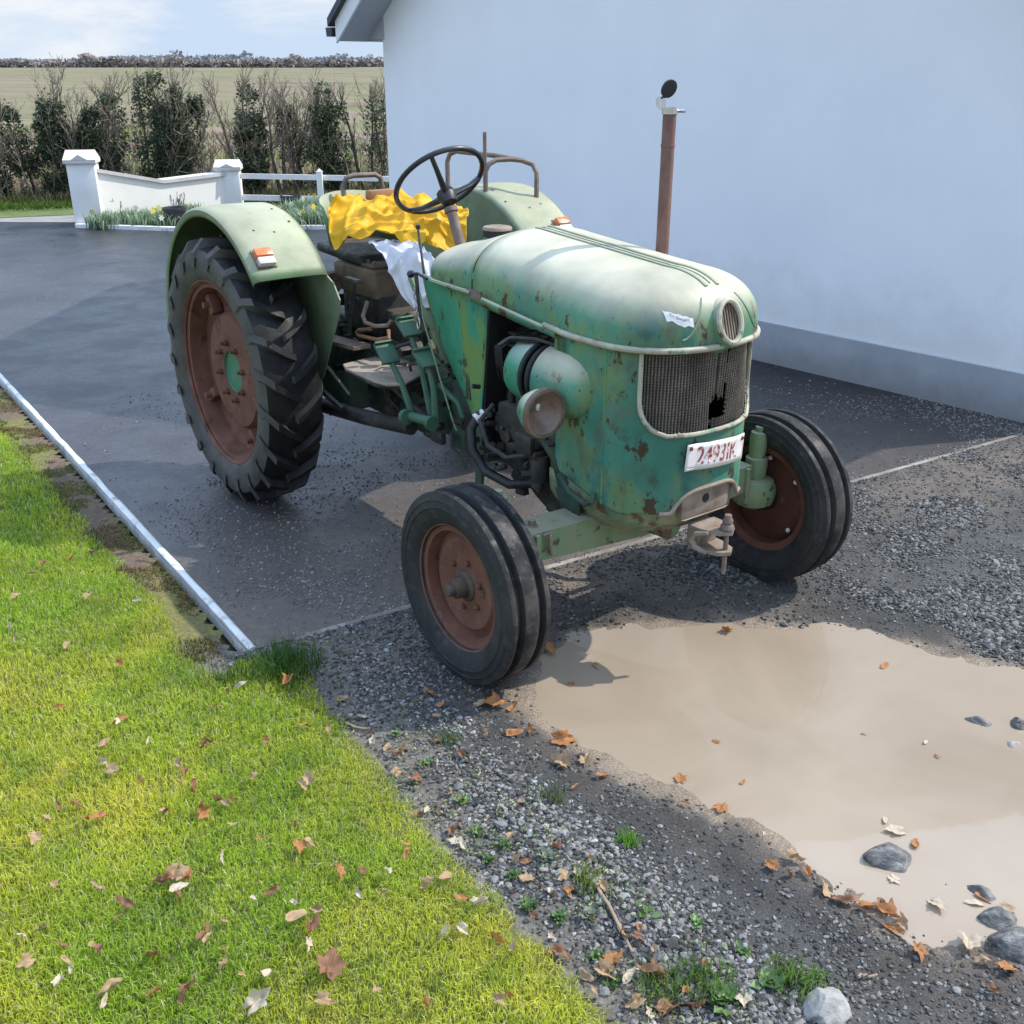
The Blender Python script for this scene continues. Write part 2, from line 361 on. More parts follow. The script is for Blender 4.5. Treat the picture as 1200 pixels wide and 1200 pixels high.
# ---- driveway tarmac
def ground_mat(name, base, stops2, damp=True):
    m = bpy.data.materials.new(name); m.use_nodes = True; nt = m.node_tree; b = nt.nodes['Principled BSDF']; L = nt.links
    tc = _n(nt, 'ShaderNodeTexCoord'); v = tc.outputs['Object']
    col = _ramp(nt, _noise(nt, v, 90, 5, .7), [(.34, base[0]), (.52, base[1]), (.66, base[2])])
    pt_ = _ramp(nt, _noise(nt, v, 420, 3, .6), [(.60, 0.0), (.68, 1.0)])
    col = _mix(nt, _math(nt, 'MULTIPLY', pt_, .55), col, base[3])
    big = _noise(nt, v, .8, 9, .68)
    col = _mix(nt, 1.0, col, _ramp(nt, big, [(.36, .75), (.62, 1.35)]), 'MULTIPLY')
    sp1 = _ramp(nt, _noise(nt, v, 38, 4, .75), [(.56, 0.0), (.64, 1.0)]); col = _mix(nt, _math(nt, 'MULTIPLY', sp1, .55), col, (.006, .006, .008))
    sp2 = _ramp(nt, _noise(nt, v, 75, 3, .7), [(.60, 0.0), (.66, 1.0)]); col = _mix(nt, _math(nt, 'MULTIPLY', sp2, .6), col, (.16, .155, .15))
    # brown silt towards the strip where the tarmac ends
    mp = _n(nt, 'ShaderNodeVectorMath', operation='DOT_PRODUCT'); L.new(v, mp.inputs[0]); mp.inputs[1].default_value = (-EN.x, -EN.y, 0)
    s = _math(nt, 'SUBTRACT', mp.outputs['Value'], -(E0.x * EN.x + E0.y * EN.y))
    s = _math(nt, 'ADD', s, _math(nt, 'MULTIPLY', _math(nt, 'SUBTRACT', _noise(nt, v, 1.6, 7, .6, .5), .5), 2.6))
    f = _ramp(nt, _math(nt, 'MULTIPLY', s, .5), [(.0, .85), (.55, .35), (1.0, .0)])
    f = _math(nt, 'MULTIPLY', f, _ramp(nt, _noise(nt, v, 26, 6, .7), [(.3, .35), (.6, 1.0)]))
    col = _mix(nt, f, col, (.17, .135, .105))
    # the gable's shade painted in: tarmac darkens towards the wall
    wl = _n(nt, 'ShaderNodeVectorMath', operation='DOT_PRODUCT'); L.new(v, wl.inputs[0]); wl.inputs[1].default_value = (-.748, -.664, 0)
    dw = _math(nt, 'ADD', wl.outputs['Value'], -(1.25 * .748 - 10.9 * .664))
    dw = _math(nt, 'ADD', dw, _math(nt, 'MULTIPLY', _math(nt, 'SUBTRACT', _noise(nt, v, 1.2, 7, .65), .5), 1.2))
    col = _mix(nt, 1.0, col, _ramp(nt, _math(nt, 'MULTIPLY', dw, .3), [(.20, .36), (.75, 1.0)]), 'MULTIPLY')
    L.new(col, b.inputs['Base Color']); b.inputs['Specular IOR Level'].default_value = .5
    rr = _ramp(nt, _noise(nt, v, 2.2, 8, .7), [(.38, .25), (.60, .52)]); L.new(rr, b.inputs['Roughness'])
    bp = _n(nt, 'ShaderNodeBump'); bp.inputs['Strength'].default_value = .7; bp.inputs['Distance'].default_value = .004
    L.new(_noise(nt, v, 130, 5, .7), bp.inputs['Height']); L.new(bp.outputs[0], b.inputs['Normal'])
    return m
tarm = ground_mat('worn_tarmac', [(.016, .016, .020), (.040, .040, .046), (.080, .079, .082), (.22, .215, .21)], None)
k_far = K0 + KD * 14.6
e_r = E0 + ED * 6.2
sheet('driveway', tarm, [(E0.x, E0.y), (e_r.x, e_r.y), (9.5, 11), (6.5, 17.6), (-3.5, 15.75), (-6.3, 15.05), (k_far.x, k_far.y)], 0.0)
roadm = mat('pale_worn_road', [(.35, (.20, .195, .185)), (.6, (.28, .27, .255))], 3, 8, .85, None, .4, 60)
rd = Vector((.93, .36, 0)).normalized(); r0 = G(60, 262.5)
rn = Vector((-rd.y, rd.x, 0))
a_, b_ = r0 - rd * 14, r0 + rd * 16
sheet('road', roadm, [(a_ + rn * q).xy for q in (0,)] + [(b_).xy, (b_ + rn * 1.35).xy, (a_ + rn * 1.35).xy], -.045)
vm = mat('verge_turf', [(.3, (.07, .11, .025)), (.6, (.13, .16, .05)), (.8, (.20, .19, .09))], 3, 8, .95, None, .5, 40)
v0, v1 = a_ + rn * 1.36, b_ + rn * 1.36
rows = [[(p.x, p.y, -.04 + h) for p in [(v0 + (v1 - v0) * (i / 60.0) + rn * w) for i in range(61)]] for w, h in ((0, .0), (.25, .03), (.6, .05), (2.2, .03), (5.0, -.06))]
tag(MB().grid(rows).build('verge', vm, smooth=180), kind='structure')

# ---- gravel yard (height field) with a hollow for the puddle
NA, NB = 380, 230
aa = np.linspace(-1.7, 6.4, NA); bb = np.linspace(-.012, 4.4, NB)
A_, B_ = np.meshgrid(aa, bb)
GX = E0.x + A_ * ED.x + B_ * EN.x; GY = E0.y + A_ * ED.y + B_ * EN.y
GZ = gravel_z(GX, GY)
pd = -pud_sd(GX, GY); wet = np.clip(1 - pd / .28 + (fbm(GX * 4, GY * 4, 4) - .5) * 1.6, 0, 1)
tr_ = np.clip(1 - np.abs(B_ - .25) / .45 + (fbm(GX * 2, GY * 2, 4) - .5) * 1.6, 0, 1) * .8
mudc = np.array([.19, .15, .115]); gry = np.array([.068, .066, .064])
fl_ = np.clip(np.maximum(wet * .75, tr_), 0, 1)[..., None] * (.55 + .45 * fbm(GX * 9, GY * 9, 3))[..., None]
gcol = gry * (1 - fl_) + mudc * fl_
sh_ = np.clip(1.2 - pd / .07 + (fbm(GX * 12, GY * 12, 3) - .5) * 2.2, 0, 1)[..., None]; gcol = gcol * (1 - sh_) + np.array([.26, .205, .15]) * sh_
dm_ = np.clip(1 - np.abs(pd - .16) / .16 + (fbm(GX * 6 + 9, GY * 6, 3) - .5) * 1.5, 0, 1)[..., None] * (1 - sh_); gcol = gcol * (1 - .42 * dm_)
gcol *= (.65 + .7 * fbm(GX * 14 + 5, GY * 14, 3))[..., None]
idx = np.arange(NA * NB).reshape(NB, NA)
T = np.concatenate([np.stack([idx[:-1, :-1], idx[1:, :-1], idx[:-1, 1:]], -1).reshape(-1, 3), np.stack([idx[:-1, 1:], idx[1:, :-1], idx[1:, 1:]], -1).reshape(-1, 3)])
gm = mat('fine_grit', [(.3, (.55, .55, .57)), (.5, (1.0, 1.0, 1.0)), (.7, (1.7, 1.68, 1.65))], 150, 6, .75, .95, 1.0, 170, attr='col', bdist=.008)
tag(tri_mesh('gravel_yard', np.stack([GX, GY, GZ], -1).reshape(-1, 3), T, gm, gcol.reshape(-1, 3), True), kind='structure')

# ---- puddle
wm = bpy.data.materials.new('muddy_water'); wm.use_nodes = True; nt = wm.node_tree; b = nt.nodes['Principled BSDF']
tc = _n(nt, 'ShaderNodeTexCoord'); v = tc.outputs['Object']
col = _ramp(nt, _noise(nt, v, 1.4, 6, .6, .8), [(.3, (.265, .208, .15)), (.55, (.31, .247, .182)), (.75, (.345, .28, .21))])
nt.links.new(col, b.inputs['Base Color']); b.inputs['Roughness'].default_value = .35; b.inputs['Specular IOR Level'].default_value = .2
b.inputs['Coat Weight'].default_value = 1.0; b.inputs['Coat Roughness'].default_value = .03; b.inputs['Coat IOR'].default_value = 1.33
bp = _n(nt, 'ShaderNodeBump'); bp.inputs['Strength'].default_value = .05; bp.inputs['Distance'].default_value = .01
nt.links.new(_noise(nt, v, 7, 3, .5), bp.inputs['Height']); nt.links.new(bp.outputs[0], b.inputs['Coat Normal'])
cx = sum(p[0] for p in PUD) / len(PUD); cy = sum(p[1] for p in PUD) / len(PUD)
sheet('puddle', wm, [(cx + (p[0] - cx) * 1.12, cy + (p[1] - cy) * 1.12) for p in PUD], WATER_Z)

# ---- soil under lawn and along its edge
sx = np.arange(-9.6, .95, .045); sy = np.arange(.7, 14.3, .045)
SX, SY = np.meshgrid(sx, sy)
sdl = lawn_sd(SX, SY)
kside = (SX - K0.x) * KD.y - (SY - K0.y) * KD.x           # >0 to the right of the edging line
ok = ((kside < -.03) & (((SX - K0.x) * KD.x + (SY - K0.y) * KD.y) > -.1)) | ((((SX - K0.x) * KD.x + (SY - K0.y) * KD.y) <= .02) & (sdl > -.34))
ok &= sdl > -1.6
SZ = np.where(sdl > -.02, lawn_z(SX, SY) - .004, np.clip(lawn_z(SX, SY), -.01, .02))
front = ((SX - K0.x) * KD.x + (SY - K0.y) * KD.y) < .15
SZ = np.where(front & (sdl < 0), edge_z(SX, SY, sdl), SZ)
moss = np.clip((fbm(SX * 5, SY * 5, 4) - .42) * 5, 0, 1)
soilc = np.array([.085, .06, .042]) * (1 - moss[..., None]) + np.array([.105, .10, .03]) * moss[..., None]
lw = np.clip(sdl * 9 + .3, 0, 1)[..., None]
soilc = soilc * (1 - lw) + np.array([.075, .09, .022]) * lw
soilc = soilc * 1.5
soilc = np.where((front & (sdl < 0))[..., None], np.array([.15, .135, .115]) * (.6 + .8 * fbm(SX * 11, SY * 11, 3))[..., None], soilc)
idx = np.arange(SX.size).reshape(SX.shape); cell = ok[:-1, :-1] & ok[1:, :-1] & ok[:-1, 1:] & ok[1:, 1:]
T = np.concatenate([np.stack([idx[:-1, :-1], idx[:-1, 1:], idx[1:, :-1]], -1)[cell], np.stack([idx[:-1, 1:], idx[1:, 1:], idx[1:, :-1]], -1)[cell]])
used, inv = np.unique(T, return_inverse=True)
som = mat('mossy_soil', [(.3, (.6, .6, .6)), (.5, (1, 1, 1)), (.7, (1.5, 1.45, 1.4))], 60, 7, .95, None, 1.0, 120, attr='col', bdist=.008)
tag(tri_mesh('lawn_soil', np.stack([SX, SY, SZ], -1).reshape(-1, 3)[used], inv.reshape(-1, 3), som, soilc.reshape(-1, 3)[used], True), kind='structure')

# ---- grass blades
def in_view(x, y, mar):
    """rough test: within the picture plus a margin in metres (so that a step aside still finds grass)"""
    dz = CAM_H; zc = y * _c + dz * _s; u = x / zc
    return (np.abs(u) < .5 + mar / np.maximum(zc, .5)) & (zc > .6)
def blades(x, y, z, h, w, col, lean=.5):
    n = len(x); a = nrs.rand(n) * 6.283; la = nrs.rand(n) * 6.283; ln = (nrs.rand(n) * .9 + .1) * lean * h
    dx, dy = np.cos(a) * w / 2, np.sin(a) * w / 2; lx, ly = np.cos(la) * ln, np.sin(la) * ln
    P = np.zeros((n, 5, 3))
    P[:, 0] = np.stack([x - dx, y - dy, z - .006], -1); P[:, 1] = np.stack([x + dx, y + dy, z - .006], -1)
    P[:, 2] = np.stack([x - dx * .8 + lx * .35, y - dy * .8 + ly * .35, z + h * .6], -1); P[:, 3] = np.stack([x + dx * .8 + lx * .35, y + dy * .8 + ly * .35, z + h * .6], -1)
    P[:, 4] = np.stack([x + lx, y + ly, z + h * (1 - .35 * (ln / (h + 1e-6)) ** 2)], -1)
    o = (np.arange(n) * 5)[:, None]
    T = np.concatenate([o + np.array([[0, 1, 3]]), o + np.array([[0, 3, 2]]), o + np.array([[2, 3, 4]])])
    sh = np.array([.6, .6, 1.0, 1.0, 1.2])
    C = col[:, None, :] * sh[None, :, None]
    return P.reshape(-1, 3), T, C.reshape(-1, 3)
def scatter(x0, x1, y0, y1, dens):
    n = int((x1 - x0) * (y1 - y0) * dens); return x0 + nrs.rand(n) * (x1 - x0), y0 + nrs.rand(n) * (y1 - y0)
PX, PY, PH, PW = [], [], [], []
for (y0, y1, dens, wd) in ((.9, 2.6, 46000, .0022), (2.6, 4.2, 28000, .0027), (4.2, 6.6, 11000, .0042), (6.6, 12, 2000, .009)):
    x, y = scatter(-8.5 if y0 > 4 else -4.6, .6, y0, y1, dens)
    k = in_view(x, y, .9); x, y = x[k], y[k]
    k = in_view(x, y, .15) | (nrs.rand(len(x)) < .4); x, y = x[k], y[k]
    d = lawn_sd(x, y); edge = -.005 + (fbm(x * 7, y * 7, 3) - .5) * .13
    k = (d > edge) & (nrs.rand(len(x)) < np.clip(.5 + (d - edge) * 9, 0, 1) * np.clip(.55 + fbm(x * 6 + 40, y * 6, 3) * .9, 0, 1)); x, y, d = x[k], y[k], d[k]
    PX.append(x); PY.append(y); PW.append(np.full(len(x), wd)); PH.append(np.clip(.35 + d * 5, 0, 1))
PX, PY, PW, PH = map(np.concatenate, (PX, PY, PW, PH))
hn = fbm(PX * 4.5, PY * 4.5, 4); cn = fbm(PX * 2.6 + 31, PY * 2.6, 4); yn = fbm(PX * 9 + 3, PY * 9 + 77, 3)
ph = (.013 + .026 * hn) * (.6 + .75 * nrs.rand(len(PX))) * (.6 + .4 * PH)
g_ = np.array([.36, .52, .05]); yl = np.array([.70, .67, .09]); dk = np.array([.20, .36, .045]); st = np.array([.68, .61, .36])
t = np.clip((cn - .30) * 2.4, 0, 1)[:, None]; col = g_ * (1 - t) + yl * t
t = np.clip((yn - .56) * 5, 0, 1)[:, None] * .55; col = col * (1 - t) + dk * t
s_ = (nrs.rand(len(PX)) < .09)[:, None]; col = np.where(s_, st, col)
col = col * (.75 + .5 * nrs.rand(len(PX)))[:, None]
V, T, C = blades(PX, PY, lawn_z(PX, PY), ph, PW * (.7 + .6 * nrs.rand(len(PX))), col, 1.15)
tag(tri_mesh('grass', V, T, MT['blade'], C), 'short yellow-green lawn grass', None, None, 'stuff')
# sparse moss and blades on the bare strip beside the edging
x, y = scatter(-5.5, -.6, 3.0, 8.5, 22000)
d = lawn_sd(x, y); kd = (x - K0.x) * KD.y - (y - K0.y) * KD.x; al = (x - K0.x) * KD.x + (y - K0.y) * KD.y
k = (kd < -.05) & (d < .05) & (d > -.9) & (al > .0) & (fbm(x * 7, y * 7, 4) > .44 + .10 * nrs.rand(len(x))) & (nrs.rand(len(x)) < np.where(y > 6, .5, 1)); x, y = x[k], y[k]
mc = np.where((fbm(x * 9 + 4, y * 9, 3) > .5)[:, None], np.array([.17, .19, .055]), np.array([.20, .15, .08])) * (.5 + nrs.rand(len(x)))[:, None] * np.array([1.0, .95, .8])
V, T, C = blades(x, y, np.clip(lawn_z(x, y), -.01, .02), .005 + .012 * nrs.rand(len(x)), .0025 + .0025 * nrs.rand(len(x)), mc, 1.6)
tag(tri_mesh('moss', V, T, MT['blade'], C), 'thin moss on the bare soil beside the white edging', None, None, 'stuff')

# ---- loose stones
ico = bmesh.new(); bmesh.ops.create_icosphere(ico, subdivisions=1, radius=1.0)
IV = np.array([v.co[:] for v in ico.verts]); IT = np.array([[v.index for v in f.verts] for f in ico.faces]); ico.free()
def stones(x, y, z, r, col):
    n = len(x); m = len(IV)
    S = np.stack([r * (.8 + .7 * nrs.rand(n)), r * (.6 + .5 * nrs.rand(n)), r * (.45 + .4 * nrs.rand(n))], -1)
    P = IV[None] * (1 + (nrs.rand(n, m) - .5) * .55)[..., None] * S[:, None, :]
    tx = (nrs.rand(n) - .5) * 1.1; a = nrs.rand(n) * 6.283
    c, s = np.cos(tx)[:, None], np.sin(tx)[:, None]; Y = P[..., 1] * c - P[..., 2] * s; Z = P[..., 1] * s + P[..., 2] * c
    c, s = np.cos(a)[:, None], np.sin(a)[:, None]; X = P[..., 0] * c - Y * s; Y = P[..., 0] * s + Y * c
    P = np.stack([X + x[:, None], Y + y[:, None], Z + z[:, None]], -1)
    T = (np.arange(n) * m)[:, None, None] + IT[None]
    return P.reshape(-1, 3), T.reshape(-1, 3), np.repeat(col, m, 0)
a_ = nrs.rand(420000) * 6.4 - 1.2; b_ = nrs.rand(420000) * 3.4
x = E0.x + a_ * ED.x + b_ * EN.x; y = E0.y + a_ * ED.y + b_ * EN.y
k = in_view(x, y, 1.1); x, y, b_ = x[k], y[k], b_[k]
pdn = -pud_sd(x, y); ld = -lawn_sd(x, y); n1 = fbm(x * 3.3 + 8, y * 3.3, 4)
heap = np.maximum(np.exp(-((ld - .27) / .15) ** 2), .32 * (ld < .27)) * np.clip((2.9 - y) * 1.2, .3, 1)
ridge = np.clip((n1 - .5) * 5, 0, 1) * np.clip((y - 2.6) * 2, 0, 1) * np.clip((x - .55) * 2, .1, 1)
prob = (.13 + .95 * heap + .85 * ridge + .35 * np.clip((n1 - .45) * 4, 0, 1)) * np.clip((pdn - .0) * 7, 0, 1) * np.clip((ld + .0) * 14, 0, 1)
k = (nrs.rand(len(x)) < prob) & (pdn > -.01); x, y, heap, ridge = x[k], y[k], heap[k], ridge[k]
r = (.0030 + .0042 * nrs.rand(len(x)) ** 2) * (1 + .75 * heap * (nrs.rand(len(x)) ** .5) + .55 * ridge) * np.where(nrs.rand(len(x)) < .02, 1.8, 1)
tone = .03 + .20 * nrs.rand(len(x)) ** 2.2 + .14 * (nrs.rand(len(x)) < .18) * (heap > .2)
col = tone[:, None] * np.array([[1.03, 1.0, .96]]) * (1 + (nrs.rand(len(x)) - .5)[:, None] * np.array([[.12, .0, -.14]]))
V, T, C = stones(x, y, top_z(x, y) + r * .25, r, col)
# grit scattered over the tarmac
a_ = nrs.rand(120000) * 6 - .6; b_ = -nrs.rand(120000) ** 1.4 * 3.6
x = E0.x + a_ * ED.x + b_ * EN.x; y = E0.y + a_ * ED.y + b_ * EN.y
n1 = fbm(x * 2.1 + 3, y * 2.1 + 50, 5)
k = in_view(x, y, .4) & (nrs.rand(len(x)) < np.clip((n1 - .42) * 5, .05, 1) * np.exp(b_ / 1.5)) & (((x - K0.x) * KD.y - (y - K0.y) * KD.x) > .06); x, y = x[k], y[k]
r = .002 + .0045 * nrs.rand(len(x)) ** 2.2
tone = .08 + .22 * nrs.rand(len(x)) ** 1.5
V2, T2, C2 = stones(x, y, r * .3, r, tone[:, None] * np.array([[1.02, 1.0, .98]]))
print('stones', len(V) // 12, len(V2) // 12, 'blades', len(PX))
tag(tri_mesh('gravel', np.concatenate([V, V2]), np.concatenate([T, T2 + len(V)]), MT['stone'], np.concatenate([C, C2])), 'loose grey gravel chips', None, None, 'stuff')

# ---- edging
conc = mat('white_washed_concrete', [(.3, (.60, .60, .58)), (.6, (.74, .74, .72))], 7, 8, .8, None, .4, 40, layers=[((.22, .20, .17), 9, .56, .68, .7), ((.30, .28, .24), 40, .60, .7, .6), ((.10, .11, .05), 5, .62, .72, .7)])
def edging(name, p0, d, length, w, top, m, seg=.9, wob=.002):
    mb = MB(); n = max(2, int(length / .12)); side = Vector((d.y, -d.x, 0)); rr = random.Random(3)
    A = []
    for i in range(n + 1):
        c = p0 + d * (length * i / n)
        gap = -.004 if (i % 8 == 0) else 0
        jw = [rr.uniform(-wob, wob) for _ in range(4)]
        A.append([tuple(c - side * (w / 2 + jw[0])) [:2] + (-.05,), tuple(c - side * (w / 2 - .006 + jw[0]))[:2] + (top - .005 + gap + jw[2] * .4,), tuple(c - side * (w / 2 - .014 + jw[0]))[:2] + (top + gap,),
                  tuple(c + side * (w / 2 - .014 + jw[1]))[:2] + (top + gap,), tuple(c + side * (w / 2 - .006 + jw[1]))[:2] + (top - .005 + gap,), tuple(c + side * (w / 2 + jw[1]))[:2] + (-.05,)])
    mb.grid(A); mb.add(A[0], [tuple(range(6))]).add(A[-1], [tuple(range(6))[::-1]])
    return mb.build(name, m, smooth=30)
o = edging('edging_kerb', K0, KD, 14.5, .042, .014, conc)
tag(o, 'long white concrete edging kerb between lawn and tarmac', 'kerb')
conc2 = mat('half_buried_concrete', [(.3, (.17, .155, .135)), (.5, (.30, .28, .26)), (.7, (.58, .57, .54))], 1.6, 8, .85, None, .4, 40, layers=[((.17, .145, .12), 2.2, .40, .52, .9)])
o = edging('edging_strip', E0 + ED * .18, ED, 4.5, .040, .003, conc2)
tag(o, 'half-buried concrete strip crossing the drive under the tractor', 'kerb')

# ---- house
wallm = mat('white_render_wall', [(.3, (.80, .82, .85)), (.7, (.86, .88, .90))], 1.2, 8, .85, None, .5, 160, bdist=.004, low=((.58, .55, .50), .30, .75, .35), layers=[((.76, .77, .80), .9, .5, .8, .25)])
plinthm = mat('grey_render_plinth', [(.3, (.30, .32, .35)), (.7, (.37, .39, .42))], 2.5, 8, .9, None, .6, 130, bdist=.004, low=((.17, .155, .14), .0, .22, .6), layers=[((.40, .40, .40), 5, .6, .75, .4)])
upvc = mat('white_plastic', [(.3, (.70, .72, .75)), (.7, (.76, .78, .80))], 3, 4, .4, None, .02, 40)
soff = mat('grey_soffit_board', [(.3, (.40, .43, .48)), (.7, (.46, .49, .54))], 3, 4, .5, None, .02, 40)
slate = mat('dark_blue_slate', [(.3, (.035, .042, .055)), (.7, (.07, .08, .10))], 6, 6, .55, .75, .3, 30)
HA = Vector((-1.25, 10.9, 0)); HB = Vector((3.27, 5.77, 0))
hd = (HB - HA).normalized(); hn = Vector((hd.y, -hd.x, 0))            # outward normal faces the drive
if hn.y > 0: hn = -hn
hl = (HB - HA).length
house = empty('house', HA, math.atan2(hd.y, hd.x)); tag(house, 'white rendered bungalow gable with grey plinth beside the drive', 'house')
# local: x along the gable, y into the house, z up
EV = 2.445; pit = .79; RZ = EV + hl / 2 * pit; D = 11.0
mb = MB()
mb.prism([(0, 0, .0), (hl, 0, .0), (hl, 0, EV), (hl / 2, 0, RZ), (0, 0, EV)], (0, D, 0))
mb.build('wall', wallm, house, smooth=0)
PH_ = .29
mb = MB(); mb.prism([(-.012, -.022, -.1), (hl + .012, -.022, -.1), (hl + .012, -.022, PH_), (-.012, -.022, PH_)], (0, .018, 0))
mb.prism([(-.022, -.004, -.1), (-.003, -.004, -.1), (-.003, -.004, PH_), (-.022, -.004, PH_)], (0, D, 0)); mb.build('plinth', plinthm, house, smooth=0)
OVG, OVE = .37, .25                                                  # overhang at the gable, at the eaves
# soffit under the verge (follows the slope), boxed eave, barge boards, roof
def slope_strip(mb, y0, y1, z_off0, z_off1, x_lo=-OVE):
    for sgn in (1, -1):
        f = (lambda x: x) if sgn == 1 else (lambda x: hl - x)
        zz = lambda x: EV + x * pit
        P = [(f(x_lo), y0, zz(x_lo) + z_off0), (f(hl / 2), y0, zz(hl / 2) + z_off0), (f(hl / 2), y0, zz(hl / 2) + z_off1), (f(x_lo), y0, zz(x_lo) + z_off1)]
        mb.prism(P, (0, y1 - y0, 0))
mb = MB(); slope_strip(mb, -OVG + .024, -.003, -.012, .006)
for x_ in (-OVE + .002, hl + .004): mb.box((x_ + .122, D / 2, EV - OVE * pit - .004), (.240, D - .01, .014))
mb.build('soffit', soff, house, smooth=0)
mb = MB()
for sgn in (1, -1):
    f = (lambda x: x) if sgn == 1 else (lambda x: hl - x)
    mb.prism([(f(-OVE + .004), -.002, EV - OVE * pit + .004), (f(.03), -.002, EV - OVE * pit + .004), (f(.03), -.002, EV + .05), (f(-OVE + .004), -.002, EV - OVE * pit + .05)], (0, -.004, 0))
    mb.prism([(f(-OVE + .002), -OVG + .03, EV - OVE * pit - .01), (f(-OVE - .018), -OVG + .03, EV - OVE * pit - .01), (f(-OVE - .018), -OVG + .03, EV - OVE * pit + .14), (f(-OVE + .002), -OVG + .03, EV - OVE * pit + .14)], (0, D, 0))
mb.build('fascia', soff, house, smooth=0)
mb = MB(); slope_strip(mb, -OVG, -OVG + .022, -.03, .16); mb.build('barge_board', upvc, house, smooth=0)
mb = MB(); slope_strip(mb, -OVG - .05, D, .162, .235, -OVE - .06); mb.build('roof', slate, house, smooth=0)
mb = MB()
for sgn in (1, -1):
    f = (lambda x: x) if sgn == 1 else (lambda x: hl - x)
    mb.prism([(f(-OVE - .05), -OVG - .01, EV - OVE * pit + .11), (f(-OVE - .16), -OVG - .01, EV - OVE * pit + .11), (f(-OVE - .15), -OVG - .01, EV - OVE * pit + .03), (f(-OVE - .06), -OVG - .01, EV - OVE * pit + .03)], (0, D, 0))
mb.build('gutter', slate, house, smooth=0)
# ================================================================== BACKGROUND THINGS
whitem = mat('sunlit_white_wall', [(.3, (.82, .80, .73)), (.7, (.90, .88, .81))], 2.5, 8, .85, None, .3, 60, layers=[((.5, .47, .40), 3, .62, .75, .4)])  # white wall, the warmth of the sunlight put into its colour
pillm = mat('white_painted_pillar', [(.3, (.72, .72, .71)), (.7, (.80, .80, .79))], 3, 8, .85, None, .3, 60)
capm = mat('weathered_cap_stone', [(.3, (.50, .48, .46)), (.7, (.66, .65, .63))], 5, 8, .85, None, .3, 50)
def pillar(name, c, w, z0, z1, rz, label):
    e = empty(name, (c[0], c[1], z0), rz); tag(e, label, 'gate pillar')
    h = z1 - z0; body = h * .86
    mb = MB().box((0, 0, body / 2), (w, w, body), bev=.008)
    mb.build('shaft', pillm, e)
    q = w / 2 + .032
    mb = MB().box((0, 0, body + .025), (2 * q, 2 * q, .05), bev=.008)
    V = [(-q, -q, body + .05), (q, -q, body + .05), (q, q, body + .05), (-q, q, body + .05), (-q * .9, 0, h + .03), (q * .9, 0, h + .03)]
    mb.add(V, [(0, 1, 5, 4), (2, 3, 4, 5), (1, 2, 5), (3, 0, 4)])
    mb.add([(-q * .5, -q - .002, body + .051), (q * .5, -q - .002, body + .051), (0, -q * .4, h), (0, -q - .002, h - .02)], [(0, 1, 3), (0, 3, 2), (1, 2, 3)])
    mb.build('cap', capm, e, smooth=0)
    return e
PA = Vector((-5.88, 14.75)); PB = Vector((-4.27, 16.2))
pillar('gate_pillar', PA, .36, -.02, .965, R(12), 'taller white pillar at the road end of the low wall')
pillar('gate_pillar', PB, .33, -.1, .735, R(8), 'shorter white pillar where low wall meets rail fence')
e = empty('garden_wall', (0, 0, 0)); tag(e, 'low white curved-top garden wall between the two pillars', 'garden wall')
n = 26; pts = []
for i in range(n + 1):
    t = i / n; p = PA + (PB - PA) * (t * .86 + .13 if False else t)
    # top dips to the middle in two straight rakes
    zt = .78 + (.545 - .78) * (t / .5) if t < .5 else .545 + (.60 - .545) * ((t - .5) / .5)
    pts.append((p.x, p.y, zt))
d2 = (PB - PA).normalized(); nn = Vector((d2.y, -d2.x))
def ribbon(mb, off0, off1, zlo, zhi):
    A = []
    for x, y, z in pts:
        a0 = (x + nn.x * off0, y + nn.y * off0); a1 = (x + nn.x * off1, y + nn.y * off1)
        lo = zlo(z); hi = zhi(z)
        A.append([(*a0, lo), (*a1, lo), (*a1, hi), (*a0, hi), (*a0, lo)])
    mb.grid(A); mb.add(A[0][:4], [(0, 1, 2, 3)]).add(A[-1][:4], [(3, 2, 1, 0)])
mb = MB(); ribbon(mb, -.09, .09, lambda z: -.15, lambda z: z - .05); mb.build('wall_face', whitem, e, smooth=0)
mb = MB(); ribbon(mb, -.125, .125, lambda z: z - .048, lambda z: z); mb.build('coping', capm, e, smooth=0)

# bed kerb and bed soil
b0 = G(90, 266.5); b1 = G(205, 270.5); b2 = G(400, 268); b3 = G(470, 262)
kp = [Vector((p.x, p.y, 0)) for p in (b0, b1, b2, b3)]
mb = MB()
A = []
for i, p in enumerate(kp):
    A.append([(p.x, p.y - .05, -.05), (p.x, p.y - .05, .05), (p.x, p.y + .05, .05), (p.x, p.y + .05, -.05)])
mb.grid(A); mb.add(A[0], [(0, 1, 2, 3)])
tag(mb.build('bed_kerb', conc, smooth=0), 'white kerb along front of the daffodil bed', 'kerb')
bs = mat('flowerbed_soil', [(.3, (.05, .035, .025)), (.7, (.10, .075, .05))], 8, 8, .95, None, .8, 30)
sheet('flowerbed_soil', bs, [(kp[0].x, kp[0].y + .03), (kp[1].x, kp[1].y + .03), (kp[2].x, kp[2].y + .03), (kp[3].x, kp[3].y + .03), (-.6, 16.6), (-4.2, 16.6), (-5.6, 15.0)], .012)

